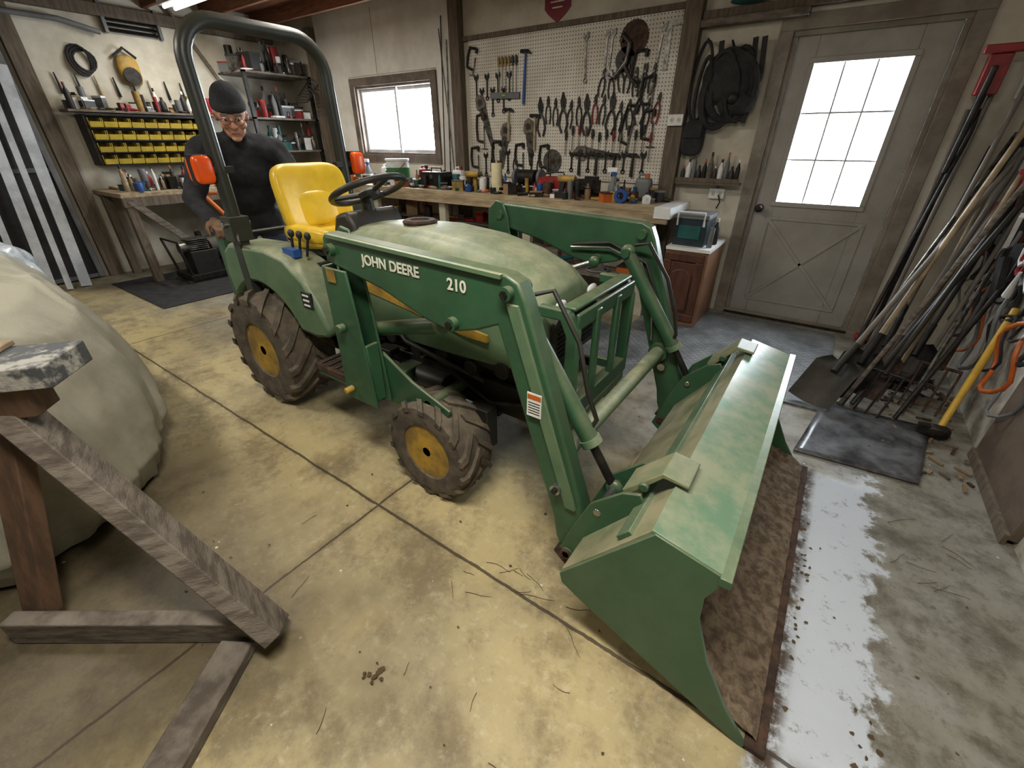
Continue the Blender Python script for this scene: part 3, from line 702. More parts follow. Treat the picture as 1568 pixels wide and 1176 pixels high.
def wrench(x,z,L=.24,a=0,m=STEEL):
    b=B(); b.box((0,-.006,-L/2),(.016,.008,L*.8),m); b.lathe([(.012,0),(.02,0),(.02,.009),(.012,.009)],(0,-.001,-L*.93),(0,-1,0),m,14,closed=True)
    b.prism([(-.024,.03),(-.01,.012),(.01,.012),(.022,.034),(.03,.0),(.01,-.03),(-.01,-.03),(-.03,0)],-.011,-.001,m); place(b,'wrench',x,z,a)
def pliers(x,z,L=.2,a=0,m=RED):
    b=B()
    for s_ in(-1,1):
        b.tube([(0,-.012,0),(s_*.02,-.012,-L*.15),(s_*.028,-.012,-L*.4),(s_*.018,-.012,-L*.7)],.007,m,8)
        b.prism([(0,-.015),(s_*.014,0),(s_*.012,L*.15),(s_*.002,L*.26),(0,L*.26)],-.018,-.004,DSTEEL)
    b.cyl((0,-.022,0),(0,-.001,0),.01,STEEL,seg=12); place(b,'pliers',x,z,a)
def hammer(x,z,L=.32,a=0,m=WOODL):
    b=B(); b.tube([(0,-.02,0),(0,-.02,-L*.5),(0,-.02,-L)],.013,m,10,radii=[.010,.013,.015]); b.box((0,-.02,.0),(.05,.024,.026),DSTEEL); b.cyl((-.025,-.02,0),(-.055,-.02,0),.015,DSTEEL); b.prism([(.02,-.012),(.06,-.022),(.065,-.016),(.03,.012),(.02,.012)],-.03,-.01,DSTEEL); place(b,'hammer',x,z,a)
def saw(x,z,L=.45,a=0):
    b=B(); b.prism([(0,-.05),(0,.05),(L,.02),(L,-.02)],-.006,-.004,STEEL); b.prism([(0,-.06),(-.03,-.07),(-.11,-.05),(-.13,0),(-.1,.05),(-.02,.06),(0,.05)],-.016,-.002,WOODG); b.prism([(-.03,-.03),(-.08,-.03),(-.09,0),(-.07,.025),(-.03,.025)],-.018,-.0165,BLK); place(b,'hand_saw',x,z,a)
def sdr(x,z,m,L=.18):
    b=B(); b.tube([(0,-.018,0),(0,-.018,-.03),(0,-.018,-.08)],.012,m,8,radii=[.010,.014,.009]); b.cyl((0,-.018,-.08),(0,-.018,-L),.004,STEEL,seg=8); b.box((0,-.009,-.05),(.03,.018,.006),DSTEEL); place(b,'screwdriver',x,z)
def disc(x,z,r,m=STEEL):
    b=B(); n=36; pl=[]
    for k in range(n):
        a=2*math.pi*k/n; pl+= [(r*math.cos(a),r*math.sin(a)),(r*.94*math.cos(a+.12),r*.94*math.sin(a+.12))]
    b.prism(pl,-.006,-.003,m); b.lathe([(.001,0),(.03,0),(.03,.004),(.001,.004)],(0,-.006,0),(0,-1,0),RUST,16); b.cyl((0,-.02,0),(0,0,0),.006,BLK); place(b,'saw_blade',x,z)
def cclamp(x,z,h=.2,a=0,m=DSTEEL):
    b=B(); b.tube([(.0,-.014,h*.5),(-.09,-.014,h*.45),(-.1,-.014,0),(-.09,-.014,-h*.45),(0,-.014,-h*.5)],.013,m,8); b.cyl((0,-.014,-h*.75),(0,-.014,.02),.007,STEEL,seg=8); b.cyl((0,-.014,h*.3),(0,-.014,h*.52),.016,m); b.cyl((-.04,-.014,-h*.75),(.04,-.014,-h*.75),.005,STEEL,seg=6); place(b,'c_clamp',x,z,a)
def snips(x,z,a=0,m=BLK):
    b=B()
    for s_ in(-1,1):
        b.tube([(0,-.012,0),(s_*.03,-.012,-.05),(s_*.045,-.012,-.13),(s_*.02,-.012,-.2)],.01,m,8)
        b.prism([(0,-.02),(s_*.02,0),(s_*.03,.06),(s_*.003,.13)],-.016,-.006,DSTEEL)
    b.cyl((0,-.02,0),(0,-.001,0),.012,STEEL,seg=12); place(b,'tin_snips',x,z,a)
def square(x,z,a=0):
    b=B(); b.box((0,-.004,-.12),(.035,.003,.3),STEEL); b.box((.08,-.006,.03),(.16,.01,.03),STEEL); place(b,'framing_square',x,z,a)
def level(x,z,L=.5,a=0,m=YEL):
    b=B(); b.box((0,-.014,0),(L,.024,.05),m); b.cyl((-.02,-.028,0),(.02,-.028,0),.008,M('vial_green',(170,220,60),.2)); b.box((0,-.014,.0255),(L,.026,.003),STEEL); place(b,'spirit_level',x,z,a)
for k in range(6): sdr(-3.12+k*.042,2.1,YEL if k<4 else BLK,.3)
hammer(-2.80,2.12,.42,.05,BLUE); hammer(-2.68,1.6,.3); hammer(-3.0,1.66,.28)
for k,(x,L_) in enumerate(((-2.18,.34),(-1.98,.28),(-1.93,.3),(-1.5,.5))): wrench(x,2.17,L_,.05*(k-1))
disc(-1.74,2.12,.125,RUST); disc(-1.8,1.98,.09,DSTEEL); disc(-2.47,1.2,.11)
b=B(); b.tube([(-.02,-.03,.12),(0,-.03,.16),(.06,-.03,.1),(.04,-.03,-.02),(-.05,-.03,-.12),(-.1,-.03,-.1)],.02,STEEL,10); b.tube([(.0,-.03,0),(.08,-.03,-.12),(.16,-.03,-.2)],.014,STEEL); b.cyl((-.1,-.045,-.1),(-.1,-.01,-.1),.035,STEEL); place(b,'bolt_cutter',-1.82,1.98,0,0)
for k in range(15):
    x=-2.62+k*.083; m=[RED,BLK,BLK,DSTEEL,BLK,DSTEEL,BLK][k%7]
    if k%3: pliers(x,1.66+random.uniform(-.04,.05),.24,random.uniform(-.15,.15),m)
    else: snips(x,1.66+random.uniform(-.04,.05),random.uniform(-.1,.1),BLK)
for k in range(13):
    x=-2.32+k*.07; sdr(x,1.46+random.uniform(-.02,.05),[BLK,BLK,RED,WOODG,BLK][k%5],random.uniform(.16,.26))
for k in range(7): wrench(-3.42+k*.07,1.95-(k%2)*.12,random.uniform(.16,.26),0,DSTEEL)
cclamp(-1.66,1.5,.3,.2); cclamp(-1.52,1.75,.2,0); cclamp(-3.33,1.5,.26,0,RUST); cclamp(-3.42,2.1,.18,.3); cclamp(-1.62,1.92,.22,.1); cclamp(-1.48,1.5,.22,.0)
for k in range(7): pliers(-1.98+k*.075,1.86+random.uniform(-.05,.05),.22,random.uniform(-.2,.2),BLK)
saw(-3.35,1.68,.4,math.radians(70)); saw(-2.1,1.28,.36,math.radians(5)); saw(-3.05,1.42,.3,math.radians(100)); saw(-2.75,1.45,.3,math.radians(85))
square(-3.22,1.35,.1); square(-1.45,2.15,0); level(-3.05,1.78,.36,.03,GRY)
for k in range(10):
    x=-3.42+k*.1; z=1.24+random.uniform(-.02,.04)
    if k%3==0: cclamp(x,z)
    elif k%3==1: wrench(x,z,.2,0,DSTEEL)
    else: pliers(x,z,.2,0,BLK)
for k in range(9):
    x=-2.25+k*.09
    if k%2: hammer(x,1.27,.18,0,BLK)
    else: wrench(x,1.27,.15,0,DSTEEL)
b=B(); b.prism([(-2.62,2.62),(-2.36,2.62),(-2.36,2.40),(-2.40,2.36),(-2.49,2.30),(-2.58,2.36),(-2.62,2.40)],YB-.012,YB-.001,M('red_enamel',(130,36,50),.4)); b.prism([(-2.57,2.56),(-2.41,2.56),(-2.41,2.50),(-2.57,2.50)],YB-.015,YB-.012,LET)
b.bx(-2.56,-2.42,YB-.014,YB-.012,2.44,2.45,LET); b.bx(-2.54,-2.44,YB-.014,YB-.012,2.40,2.41,LET); b.finish('shield_sign')
def outlet(x,z,yy,m=WHITEP,name='wall_outlet'):
    b=B(); b.box((x,yy-.012,z),(.12,.024,.08),m)
    for s_ in(-1,1): b.cyl((x+s_*.028,yy-.027,z),(x+s_*.028,yy-.02,z),.018,CREAM,seg=16); b.box((x+s_*.028,yy-.028,z),(.004,.003,.012),BLK)
    b.finish(name,bevel=.003)
outlet(-.85,.99,YB); outlet(-1.27,1.53,YB-.09)
b=B(); b.tube([(-.85,YB-.012,1.03),(-.85,YB-.012,1.06)],.01,GRY); b.tube([(-.83,YB-.03,.98),(-.8,YB-.07,.93),(-.82,YB-.06,.88)],.006,BLK); b.finish('power_cord')
b=B(); b.bx(-1.19,-.68,YB-.11,YB-.001,1.06,1.08,WOODP); b.bx(-1.19,-.68,YB-.115,YB-.105,1.08,1.11,WOODP); b.finish('wall_ledge')
b=B()
for k in range(11): bottle(b,-1.15+k*.043,YB-.05,1.08,.017+.004*(k%2),.12+.05*((k*7)%3),[BLK,WHITEP,GRY,BLK,DSTEEL,WOODG][k%6],[ORG,BLK,WHITEP,BLK][k%4])
b.finish('ledge_bottles')
BLKF=M('black_nylon',(30,29,30),.85,0,(48,46,45),12,bump=.3)
def strap(b,pts,w,m):
    pts=[V(p) for p in pts]
    for a_,c_ in zip(pts[:-1],pts[1:]): b.beam(a_,c_,.012,w,m,upv=(0,0,1)) if abs((c_-a_).normalized().z)<.5 else b.beam(a_,c_,w,.012,m,upv=(0,1,0))
def loopc(b,c,rx,rz,m,r=.014,ph=0,n=20,dy=.02):
    b.tube([(c[0]+rx*math.cos(a),c[1]-dy*math.sin(2*a),c[2]+rz*math.sin(a)) for a in [2*math.pi*k/n for k in range(n)]],r,m,8,closed=True)
b=B()
yy=YB-.065
for k in range(9): loopc(b,(-.92+random.uniform(-.12,.12),yy-.01*(k%5),1.76+random.uniform(-.09,.06)),random.uniform(.08,.16),random.uniform(.14,.24),BLKF,random.uniform(.012,.024))
b.sph((-.90,yy-.01,1.80),(.15,.045,.17),BLKF,20,14,e=.8); b.sph((-.80,yy-.02,1.62),(.10,.04,.07),BLKF,16,10); b.sph((-.86,yy-.05,1.66),(.04,.02,.04),DSTEEL,16,10)
b.cyl((-.95,YB-.01,2.0),(-.95,YB-.09,2.02),.008,DSTEEL)
for x in(-1.03,-.8,-.74): strap(b,[(x,yy,2.03),(x+.03,yy-.02,1.8),(x-.02,yy-.01,1.5)],.035,BLKF)
b.finish('climbing_harness')
b=B(); loopc(b,(-1.13,yy,1.78),.07,.26,BLKF,.012); loopc(b,(-1.10,yy-.01,1.72),.05,.22,BLKF,.014)
b.sph((-1.11,yy-.02,1.40),(.09,.04,.13),BLKF,20,14,e=.6); b.box((-1.11,yy-.06,1.45),(.14,.02,.1),BLKF); b.cyl((-1.13,YB-.01,2.03),(-1.13,YB-.08,2.05),.008,DSTEEL); b.finish('tool_bag',bevel=.004)
b=B(); b.sph((-.88,YB-.085,2.245),(.14,.07,.022),TEAL,16,8); b.sph((-.86,YB-.08,2.265),(.09,.05,.03),TEAL,16,8,e=.8); b.finish('cap')
CAB=M('cherry_cabinet_wood',(92,58,44),.4,0,(70,44,34),4,stretch=(6,6,1))
g=group('base_cabinet',(-.95,3.95,0))
b=B(); b.bx(-1.02,-.69,3.66,4.2,.0,.62,M('cabinet_side',(140,102,76),.5)); b.bx(-1.02,-.68,3.64,4.2,.62,.645,WHITEP)
b.finish('carcass',g)
b=B(); frame_xz(b,-1.02,-.71,.05,.60,.06,3.635,3.66,CAB); b.bx(-.97,-.76,3.645,3.66,.12,.53,CAB)
ar=[(-.95,.14),(-.78,.14),(-.78,.44)]+[(-.78-.17*k/10,.44+.04*math.sin(math.pi*k/10)) for k in range(1,10)]+[(-.95,.44)]
b.prism(ar,3.632,3.646,CAB); b.sph((-.99,3.625,.45),(.012,.015,.012),STEEL); b.finish('door_panel',g,bevel=.005)
b=B(); b.bx(-1.0,-.76,3.72,4.02,.646,.85,M('dark_blue_cooler',(40,54,62),.4)); b.bx(-1.01,-.75,3.71,4.03,.85,.88,GRY); b.bx(-.97,-.80,3.714,3.72,.70,.80,TEAL)
b.tube([(-.98,3.7,.80),(-.98,3.69,.9),(-.78,3.69,.9),(-.78,3.7,.80)],.009,WHITEP); b.finish('cooler',bevel=.012)
b=B(); can(b,-.72,3.75,.646,.02,.15,GRY); bottle(b,-.72,3.9,.646,.025,.2,BLK,WHITEP); b.finish('spray_can')
# mats
def matm():
    m=bpy.data.materials.new('diamond_rubber_mat'); m.use_nodes=True; nt=m.node_tree; p=nt.nodes['Principled BSDF']
    tc=node(nt,'ShaderNodeTexCoord').outputs['Object']; sp=node(nt,'ShaderNodeSeparateXYZ',None,{0:tc}); x,y=sp.outputs[0],sp.outputs[1]
    a=math_(nt,'ABSOLUTE',math_(nt,'SUBTRACT',math_(nt,'FRACT',math_(nt,'MULTIPLY',math_(nt,'ADD',x,y),18)),.5)); c_=math_(nt,'ABSOLUTE',math_(nt,'SUBTRACT',math_(nt,'FRACT',math_(nt,'MULTIPLY',math_(nt,'SUBTRACT',x,y),18)),.5))
    d=math_(nt,'MULTIPLY',math_(nt,'LESS_THAN',math_(nt,'MINIMUM',a,c_),.08),.6)
    n=node(nt,'ShaderNodeTexNoise',None,{'Vector':tc,'Scale':4,'Detail':8,'Roughness':.7}).outputs['Fac']
    base=mix(nt,smooth(nt,n,.35,.65),lin((122,125,126)),lin((74,78,79)))
    nt.links.new(mix(nt,d,base,lin((58,60,60))),p.inputs['Base Color']); p.inputs['Roughness'].default_value=.5; return m
DM=matm()
b=B(); b.bx(-1.15,.30,2.75,4.15,.0,.012,DM); b.finish('door_mat')
b=B(); b.bx(-1.9,-.75,2.35,3.3,.0125,.024,DM); b.finish('rubber_mat')
b=B(); b.grid(lambda u,v:(.18+.5*u+.1*v,2.25+.62*v+.04*u,.008+.012*max(0,noise.noise(V((u*3,v*3,2))))),14,14,M('black_plastic_sheet',(50,50,52),.3,0,(110,112,114),5)); b.finish('plastic_sheet',solid=.006)
b=B(); b.tube([(-.46,1.45,.016),(-.43,1.85,.018),(-.40,2.3,.016)],.014,M('ash_handle',(168,150,120),.6,0,(130,113,88),6),10); b.finish('broom_handle')
# ================================================================ corner tools
WH=M('ash_handle',(168,150,120),.6,0,(130,113,88),6); WHG=M('grey_handle',(122,115,105),.7); FIB=M('yellow_fiberglass',(200,162,58),.4)
def longtool(name,kind,foot,top,hm,r=.015,hd=DSTEEL,tw=0):
    b=B(); f=V(foot); t=V(top); d=(t-f).normalized()
    s_=d.cross(V((0,0,1))).normalized(); n=s_.cross(d)
    if tw: Rm=Matrix.Rotation(tw,3,d); s_=Rm@s_; n=Rm@n
    hl={'shovel':.32,'scoop':.32,'rake':.06,'hoe':.05,'fork':.30,'broom':.2,'bar':.0,'spade':.3}[kind]
    hs=f+d*hl*.85
    b.tube([hs,hs.lerp(t,.5),t],r,hm,10,radii=[r*.9,r,r])
    if kind in('shovel','scoop','spade'):
        W={'shovel':.105,'scoop':.12,'spade':.085}[kind]
        def bl(u,v):
            w=W*(1 if kind!='shovel' else min(1,(.12+u*2.2)**.6))*(1 if u<.85 else (1-.5*(u-.85)/.15))
            y=(v-.5)*2
            return f+d*(hl*u)+s_*(w*y)+n*((-.035+.05*y*y*(1 if kind!='spade' else .3)) )
        b.grid(bl,12,10,hd); b.cyl(f+d*hl*.72,f+d*(hl+.12),r*1.2,hd)
        if kind=='scoop':
            b.tube([t-s_*.06,t+s_*.06],.014,BLK); 
    elif kind=='rake':
        b.cyl(f-s_*.2+d*.06,f+s_*.2+d*.06,.009,hd,seg=8); b.cyl(f+d*.06,f+d*.15,.014,hd)
        for k in range(13): q=f+d*.06+s_*(-.19+k*.0317); b.cyl(q,q-n*.07-d*.0,.004,hd,seg=6)
    elif kind=='hoe': b.box(f+d*.05-n*.05,(.16,.12,.006),hd,Matrix((s_,n,d)).transposed()); b.cyl(f+d*.05,f+d*.15,.012,hd)
    elif kind=='fork':
        b.cyl(f-s_*.09+d*.27,f+s_*.09+d*.27,.009,hd,seg=8); b.cyl(f+d*.26,f+d*.38,.014,hd)
        for k in range(4): q=f+s_*(-.085+k*.0567); b.tube([q+d*.27,q+d*.12-n*.025,q-n*.01],.006,hd,8)
    elif kind=='broom':
        b.box(f+d*.17,(.3,.05,.05),WOODL,Matrix((s_,n,d)).transposed())
        for k in range(14): q=f+s_*(-.14+k*.0215); b.tube([q+d*.16,q+n*random.uniform(-.02,.02)],.012,hd,5)
    ob=b.finish(name)
    if ob.location.z<0: ob.location.z=.002
    return ob
longtool('snow_scoop','scoop',(.20,2.78,.04),(.84,4.12,1.36),WHG,.016,BLK)
longtool('shovel','shovel',(.34,2.95,.04),(.80,4.10,1.5),WH,.016,DSTEEL)
longtool('shovel','spade',(.46,3.05,.04),(.88,4.05,1.3),WHG,.015,RUST)
longtool('garden_fork','fork',(.45,2.85,.03),(.9,4.0,1.22),BLK,.015,DSTEEL)
longtool('garden_rake','rake',(.58,3.2,.08),(.9,4.1,1.55),WH,.014,RUST)
longtool('shovel','shovel',(.62,3.25,.04),(.91,4.05,1.42),BLK,.015,DSTEEL)
longtool('splitting_maul','bar',(.79,2.82,.06),(.925,3.24,.62),FIB,.017,DSTEEL)
b=B(); b.sph((.785,2.80,.045),(.05,.03,.035),DSTEEL,16,10,e=.6); b.prism([(.75,.02),(.70,.03),(.70,.07),(.75,.075)],2.78,2.82,DSTEEL); b.finish('maul_head')
longtool('hoe','hoe',(.52,3.45,.08),(.72,4.18,1.7),WHG,.013,DSTEEL)
longtool('push_broom','broom',(.64,3.6,.03),(.8,4.2,1.6),WH,.013,RUST)
longtool('iron_bar','bar',(.40,3.72,.01),(.58,4.2,1.55),DSTEEL,.013)
longtool('wooden_pole','bar',(.50,3.9,.01),(.60,4.24,1.8),WHG,.014); longtool('wooden_pole','bar',(.47,4.0,.01),(.52,4.24,1.55),WHG,.012)
longtool('wooden_pole','bar',(.56,3.5,.01),(.90,4.2,1.7),WHG,.016); longtool('hoe','hoe',(.7,3.3,.08),(.92,3.9,1.25),WHG,.013,RUST)
longtool('pitchfork','fork',(.72,3.05,.03),(.925,3.7,1.05),BLK,.014,RUST); longtool('crow_bar','bar',(.62,2.9,.01),(.93,3.5,.85),DSTEEL,.013)
longtool('shovel','spade',(.5,3.35,.04),(.7,4.2,1.35),DSTEEL,.015,DSTEEL)
longtool('metal_pipe','bar',(.30,3.1,.01),(.78,4.2,1.42),STEEL,.012); longtool('metal_pipe','bar',(.36,3.25,.01),(.86,4.2,1.6),BLK,.013); longtool('metal_pipe','bar',(.66,3.0,.01),(.93,3.85,1.15),STEEL,.011)
longtool('metal_pipe','bar',(.42,2.95,.01),(.92,3.9,1.2),BLK,.016); longtool('wooden_pole','bar',(.36,2.9,.01),(.92,3.95,1.36),WOODG,.014)
b=B()
for k in range(22):
    yy=2.55+k*.075; zz=.72+.3*math.sin(k*2.1); m=[BLKF,BLKF,GRY,BLKF,TEAL,ORG,BLKF,DSTEEL,BLKF][k%9]
    n=18; b.tube([(XR-.035-.02*math.sin(3*a)-.01*(k%3),yy+(.09+.03*(k%3))*math.cos(a),zz+(.15+.03*(k%4))*math.sin(a)) for a in [2*math.pi*q/n for q in range(n)]],.007+.004*(k%2),m,8,closed=True)
b.finish('hanging_hose_loops')
b=B()
clr=[RED,WHITEP,BLK,GRY,RED,DSTEEL,RUST,BLKF,WHITEP]
for k in range(90):
    y=random.uniform(2.9,4.15); z=random.uniform(.7,1.75); m=random.choice(clr); L_=random.uniform(.1,.32); a=random.uniform(.6,2.2); x=XR-.04-random.uniform(0,.07)
    q=V((x,y,z)); d=V((-.1,math.cos(a),math.sin(a)))*L_/2
    if k%3==0: b.tube([q-d,q,q+d],.012,m,8,radii=[.018,.012,.006])
    elif k%3==1: b.beam(q-d*.8,q+d*.8,.03,.05,m)
    else: b.tube([q+V((0,.05*math.cos(p),.07*math.sin(p))) for p in [j*.785 for j in range(8)]],.01,m,6,closed=True)
b.finish('hanging_hand_tools')
b=B(); p1=V((.50,4.12,.0));p2=V((.55,4.2,1.75)); b.beam(p1,p2,.03,.04,DSTEEL,upv=(1,0,0)); b.box((.55,4.17,1.72),(.1,.09,.2),RED); b.cyl((.54,4.12,1.76),(.52,4.1,1.2),.016,DSTEEL); b.box((.49,4.1,.05),(.14,.1,.03),RED); b.box((.55,4.12,1.84),(.18,.06,.04),RED); b.finish('high_lift_jack',bevel=.005)
b=B(); b.bx(.70,.93,3.95,4.27,1.72,1.75,WHITEP); b.bx(.70,.93,4.25,4.27,1.6,1.95,WHITEP); b.bx(.70,.715,3.96,4.27,1.75,1.82,WHITEP); b.finish('wall_shelf')
b=B(); b.bx(XR-.03,XR-.002,2.05,2.72,.03,.58,M('brown_panel_board',(104,90,76),.6,0,(84,72,61))); b.bx(XR-.045,XR-.03,2.05,2.72,.0,.05,WOODP); b.finish('baseboard_right')
b=B()
for k in range(90):
    x=random.uniform(.55,.92);y=random.uniform(2.3,3.9);a=random.uniform(0,3);L_=random.uniform(.02,.07)
    b.beam((x,y,.006),(x+L_*math.cos(a),y+L_*math.sin(a),.008),.012,.008,random.choice([RUST,WOODG,CARD]))
b.finish('wood_chips')
# ================================================================ floor debris (sparse)
b=B()
LEAF=M('dry_leaf',(92,74,50),.9); TW=M('dry_twig',(104,88,66),.9)
i=b.mi(LEAF)
for k in range(80):
    x=random.uniform(-2.6,.85); y=random.uniform(.05,2.2)
    a=random.uniform(0,6.3); r=random.uniform(.002,.006)
    vs=[b.bm.verts.new((x+r*math.cos(a+q)*random.uniform(.5,1.4),y+r*math.sin(a+q)*random.uniform(.5,1.4),.003+random.uniform(0,.004))) for q in(0,1.2,2.4,3.6,5)]
    b.face(vs,i)
for (cx,cy,n_,sp_) in((-.72,.32,12,.02),(.45,.9,14,.08),(.28,1.3,26,.25)):
    for k in range(n_):
        x=cx+random.gauss(0,.02 if sp_<.2 else .012);y=cy+random.gauss(0,sp_);a=random.uniform(0,6.3); r=random.uniform(.004,.010)
        vs=[b.bm.verts.new((x+r*math.cos(a+q)*random.uniform(.5,1.4),y+r*math.sin(a+q)*random.uniform(.5,1.4),.003+random.uniform(0,.006))) for q in(0,1.2,2.4,3.6,5)]
        b.face(vs,i)
b.finish('leaf_litter')
b=B()
def twig(x,y,a,L_):
    pts=[V((x,y,.003))]
    for j in range(5):
        a+=random.uniform(-.25,.25); pts.append(pts[-1]+V((math.cos(a),math.sin(a),0))*L_/5)
    b.tube(pts,.001,TW,5,radii=[.0011,.001,.0009,.0008,.0007,.0006])
for k in range(12): twig(random.uniform(-.75,-.25),random.uniform(.68,.88),random.uniform(-.6,.6),random.uniform(.04,.12))
for k in range(8): twig(random.uniform(-1.5,0),random.uniform(.1,.8),random.uniform(0,6.3),random.uniform(.03,.09))
for k in range(9): twig(random.uniform(.55,.75),random.uniform(1.6,2.0),random.uniform(-.5,1.2),random.uniform(.06,.14))
b.finish('twigs')
# ================================================================ LEFT SIDE
g=group('side_workbench',(-6.4,2.4,0))
b=B(); b.bx(-6.79,-5.95,1.6,3.6,.87,.91,WOODL); b.bx(-5.99,-5.95,1.6,3.6,.78,.87,WOODP)
for yy in(1.66,2.6,3.5):
    b.bx(-6.04,-5.96,yy-.04,yy+.04,0,.87,WOODP); b.bx(-6.7,-6.62,yy-.04,yy+.04,0,.87,WOODP)
b.beam((-5.96,1.66,.85),(-5.96,2.1,.35),.03,.07,WOODG)
b.finish('bench',g,bevel=.003)
b=B(); clutter(b,-6.7,-6.02,1.7,3.5,.91,140,.22); b.finish('bench_clutter',g)
b=B(); clutter(b,-6.6,-6.1,2.2,3.5,0,50,.45,[CARD,BLK,GRY,DSTEEL,RED,DSTEEL],.3); b.finish('under_bench_boxes',g)
g=group('parts_bin_rack',(-6.6,2.3,1.15))
b=B(); b.bx(-6.79,-6.55,1.72,1.74,1.15,1.62,DSTEEL); b.bx(-6.79,-6.55,2.84,2.86,1.15,1.62,DSTEEL)
for k in range(5): b.bx(-6.79,-6.53,1.74,2.84,1.15+k*.115,1.16+k*.115,DSTEEL)
b.bx(-6.79,-6.78,1.74,2.84,1.15,1.62,DSTEEL); b.finish('rack',g)
b=B(); BIN=M('yellow_bin_plastic',(200,174,68),.5)
for r in range(4):
    for c in range(9):
        y0=1.75+c*.121; z0=1.162+r*.115
        b.prism([(-6.75,z0+.085),(-6.75,z0),(-6.52,z0),(-6.50,z0+.05),(-6.512,z0+.05),(-6.53,z0+.008),(-6.74,z0+.008)],y0,y0+.11,BIN); b.bx(-6.75,-6.54,y0,y0+.004,z0,z0+.085,BIN); b.bx(-6.75,-6.54,y0+.106,y0+.11,z0,z0+.085,BIN)
        b.box((-6.6,y0+.055,z0+.03),(.1,.08,.03),DSTEEL)
b.finish('bins',g)
b=B(); b.bx(-6.79,-6.5,1.62,3.3,1.64,1.66,WOODG); clutter(b,-6.72,-6.55,1.65,3.2,1.66,80,.2,[RED,DSTEEL,GRY,WHITEP,BLK,CARD,BLK,YEL]); b.finish('wall_shelf')
b=B()
for zz in(1.25,1.62,2.1):
    b.bx(-6.79,-6.2,3.3,4.2,zz,zz+.02,WOODG); clutter(b,-6.7,-6.25,3.35,4.12,zz+.02,60,.30,[BLK,TEAL,GRY,WHITEP,RED,DSTEEL,STEEL,BLK,DSTEEL],.16)
for yy in(3.32,4.17): b.bx(-6.24,-6.2,yy-.02,yy+.02,.92,2.12,DSTEEL)
for k in range(6): loopc(b,(-6.0-.02*k,4.05-.02*k,2.02-.03*k),.14,.05,BLK,.007)
b.finish('storage_shelf')
b=B(); yy,zz=2.35,2.05; b.sph((XL+.04,yy,zz),(.04,.10,.14),YEL,16,12,e=.6); b.cyl((XL+.03,yy,zz-.05),(XL+.09,yy,zz-.05),.08,DSTEEL); b.tube([(XL+.05,yy-.1,zz+.12),(XL+.06,yy,zz+.2),(XL+.05,yy+.1,zz+.12)],.014,BLK); b.finish('circular_saw')
b=B()
for k in range(3): b.tube([(XL+.03+.02*math.sin(2*a),1.95+.09*math.cos(a)+.02*k,2.1+(.13-.02*k)*math.sin(a)) for a in [2*math.pi*q/14 for q in range(14)]],.012,BLKF,8,closed=True)
b.finish('coiled_cord')
b=B(); 
for k in range(5): b.beam((XL+.03,2.3,2.40+k*.045),(XL+.03,2.75,2.40+k*.045),.05,.012,DSTEEL,upv=(.7,0,1))
b.bx(XL+.002,XL+.06,2.26,2.29,2.37,2.63,GRY); b.bx(XL+.002,XL+.06,2.76,2.79,2.37,2.63,GRY); b.finish('louver_vent')
b=B(); b.tube([(XL+.06,1.3,2.36),(XL+.07,1.45,2.42),(XL+.07,1.9,2.42),(XL+.07,2.2,2.36)],.025,GRY,12); b.tube([(XL+.05,2.9,2.7),(XL+.05,3.3,2.0)],.02,WOODG); b.finish('conduit')
b=B()
for k in range(9): 
    y=1.7+k*.16; b.tube([(XL+.02,y,1.98),(XL+.02,y+.01,1.8)],.01,[DSTEEL,BLK,WOODL][k%3],8,radii=[.006,.014,.01]); 
b.finish('wall_hand_tools')
b=B(); c=V((-5.75,2.05,0)); b.box(c+V((0,0,.06)),(.4,.45,.06),DSTEEL); b.box(c+V((0,0,.2)),(.28,.26,.24),ENG); b.cyl(c+V((0,.1,.3)),c+V((0,.24,.3)),.13,ENG)
for k in range(6): b.box(c+V((.02,-.02,.34+.02*k)),(.2,.2,.008),STEEL)
b.cyl(c+V((.05,-.2,.36)),c+V((.05,-.05,.36)),.06,STEEL); b.tube([c+V((-.15,-.2,.05)),c+V((-.2,-.25,.45)),c+V((.2,-.25,.45)),c+V((.18,-.2,.05))],.014,DSTEEL)
for sx in(-.15,.15): b.box(c+V((sx,0,.015)),(.06,.5,.03),RUST)
b.finish('portable_engine',bevel=.006)
b=B(); b.tube([(-5.6,2.22,.88),(-5.25,2.40,.45),(-4.98,2.5,.06)],.022,ORG,10); b.tube([(-5.66,2.12,.89),(-5.54,2.34,.89)],.018,ORG); b.box((-4.95,2.5,.035),(.25,.3,.05),YEL); b.cyl((-4.9,2.33,.05),(-4.9,2.36,.05),.05,BLK); b.cyl((-4.9,2.64,.05),(-4.9,2.67,.05),.05,BLK); b.finish('floor_jack')
b=B(); b.prism([(-4.6,.50),(-3.8,.46),(-3.78,.49),(-4.6,.54)],1.9,2.35,YEL); b.bx(-4.55,-3.82,1.93,2.32,.34,.46,BLK)
for x in(-4.5,-3.87):
    for y in(1.96,2.28): b.cyl((x,y,0),(x,y,.36),.015,DSTEEL)
    b.cyl((x,1.93,.03),(x,2.32,.03),.03,BLK)
b.finish('utility_cart')
b=B()
WB=M('white_trim_board',(196,200,204),.4,0,(160,164,168),4)
for k,(y0,y1,zt_,w) in enumerate(((1.12,1.32,2.0,.09),(.98,1.2,2.1,.05),(.84,1.08,1.9,.08),(.66,.92,2.15,.05),(.55,.75,1.95,.09),(.4,.6,2.05,.06))):
    b.beam((-6.42+.02*k,y0,.01),(-6.70,y1,zt_),.025,w,WB,upv=(0,1,0))
b.finish('leaning_trim_boards')
PLS=M('clear_plastic_wrap',(200,206,210),.2,0,(150,156,160),8,bump=.7,bscale=14)
b=B()
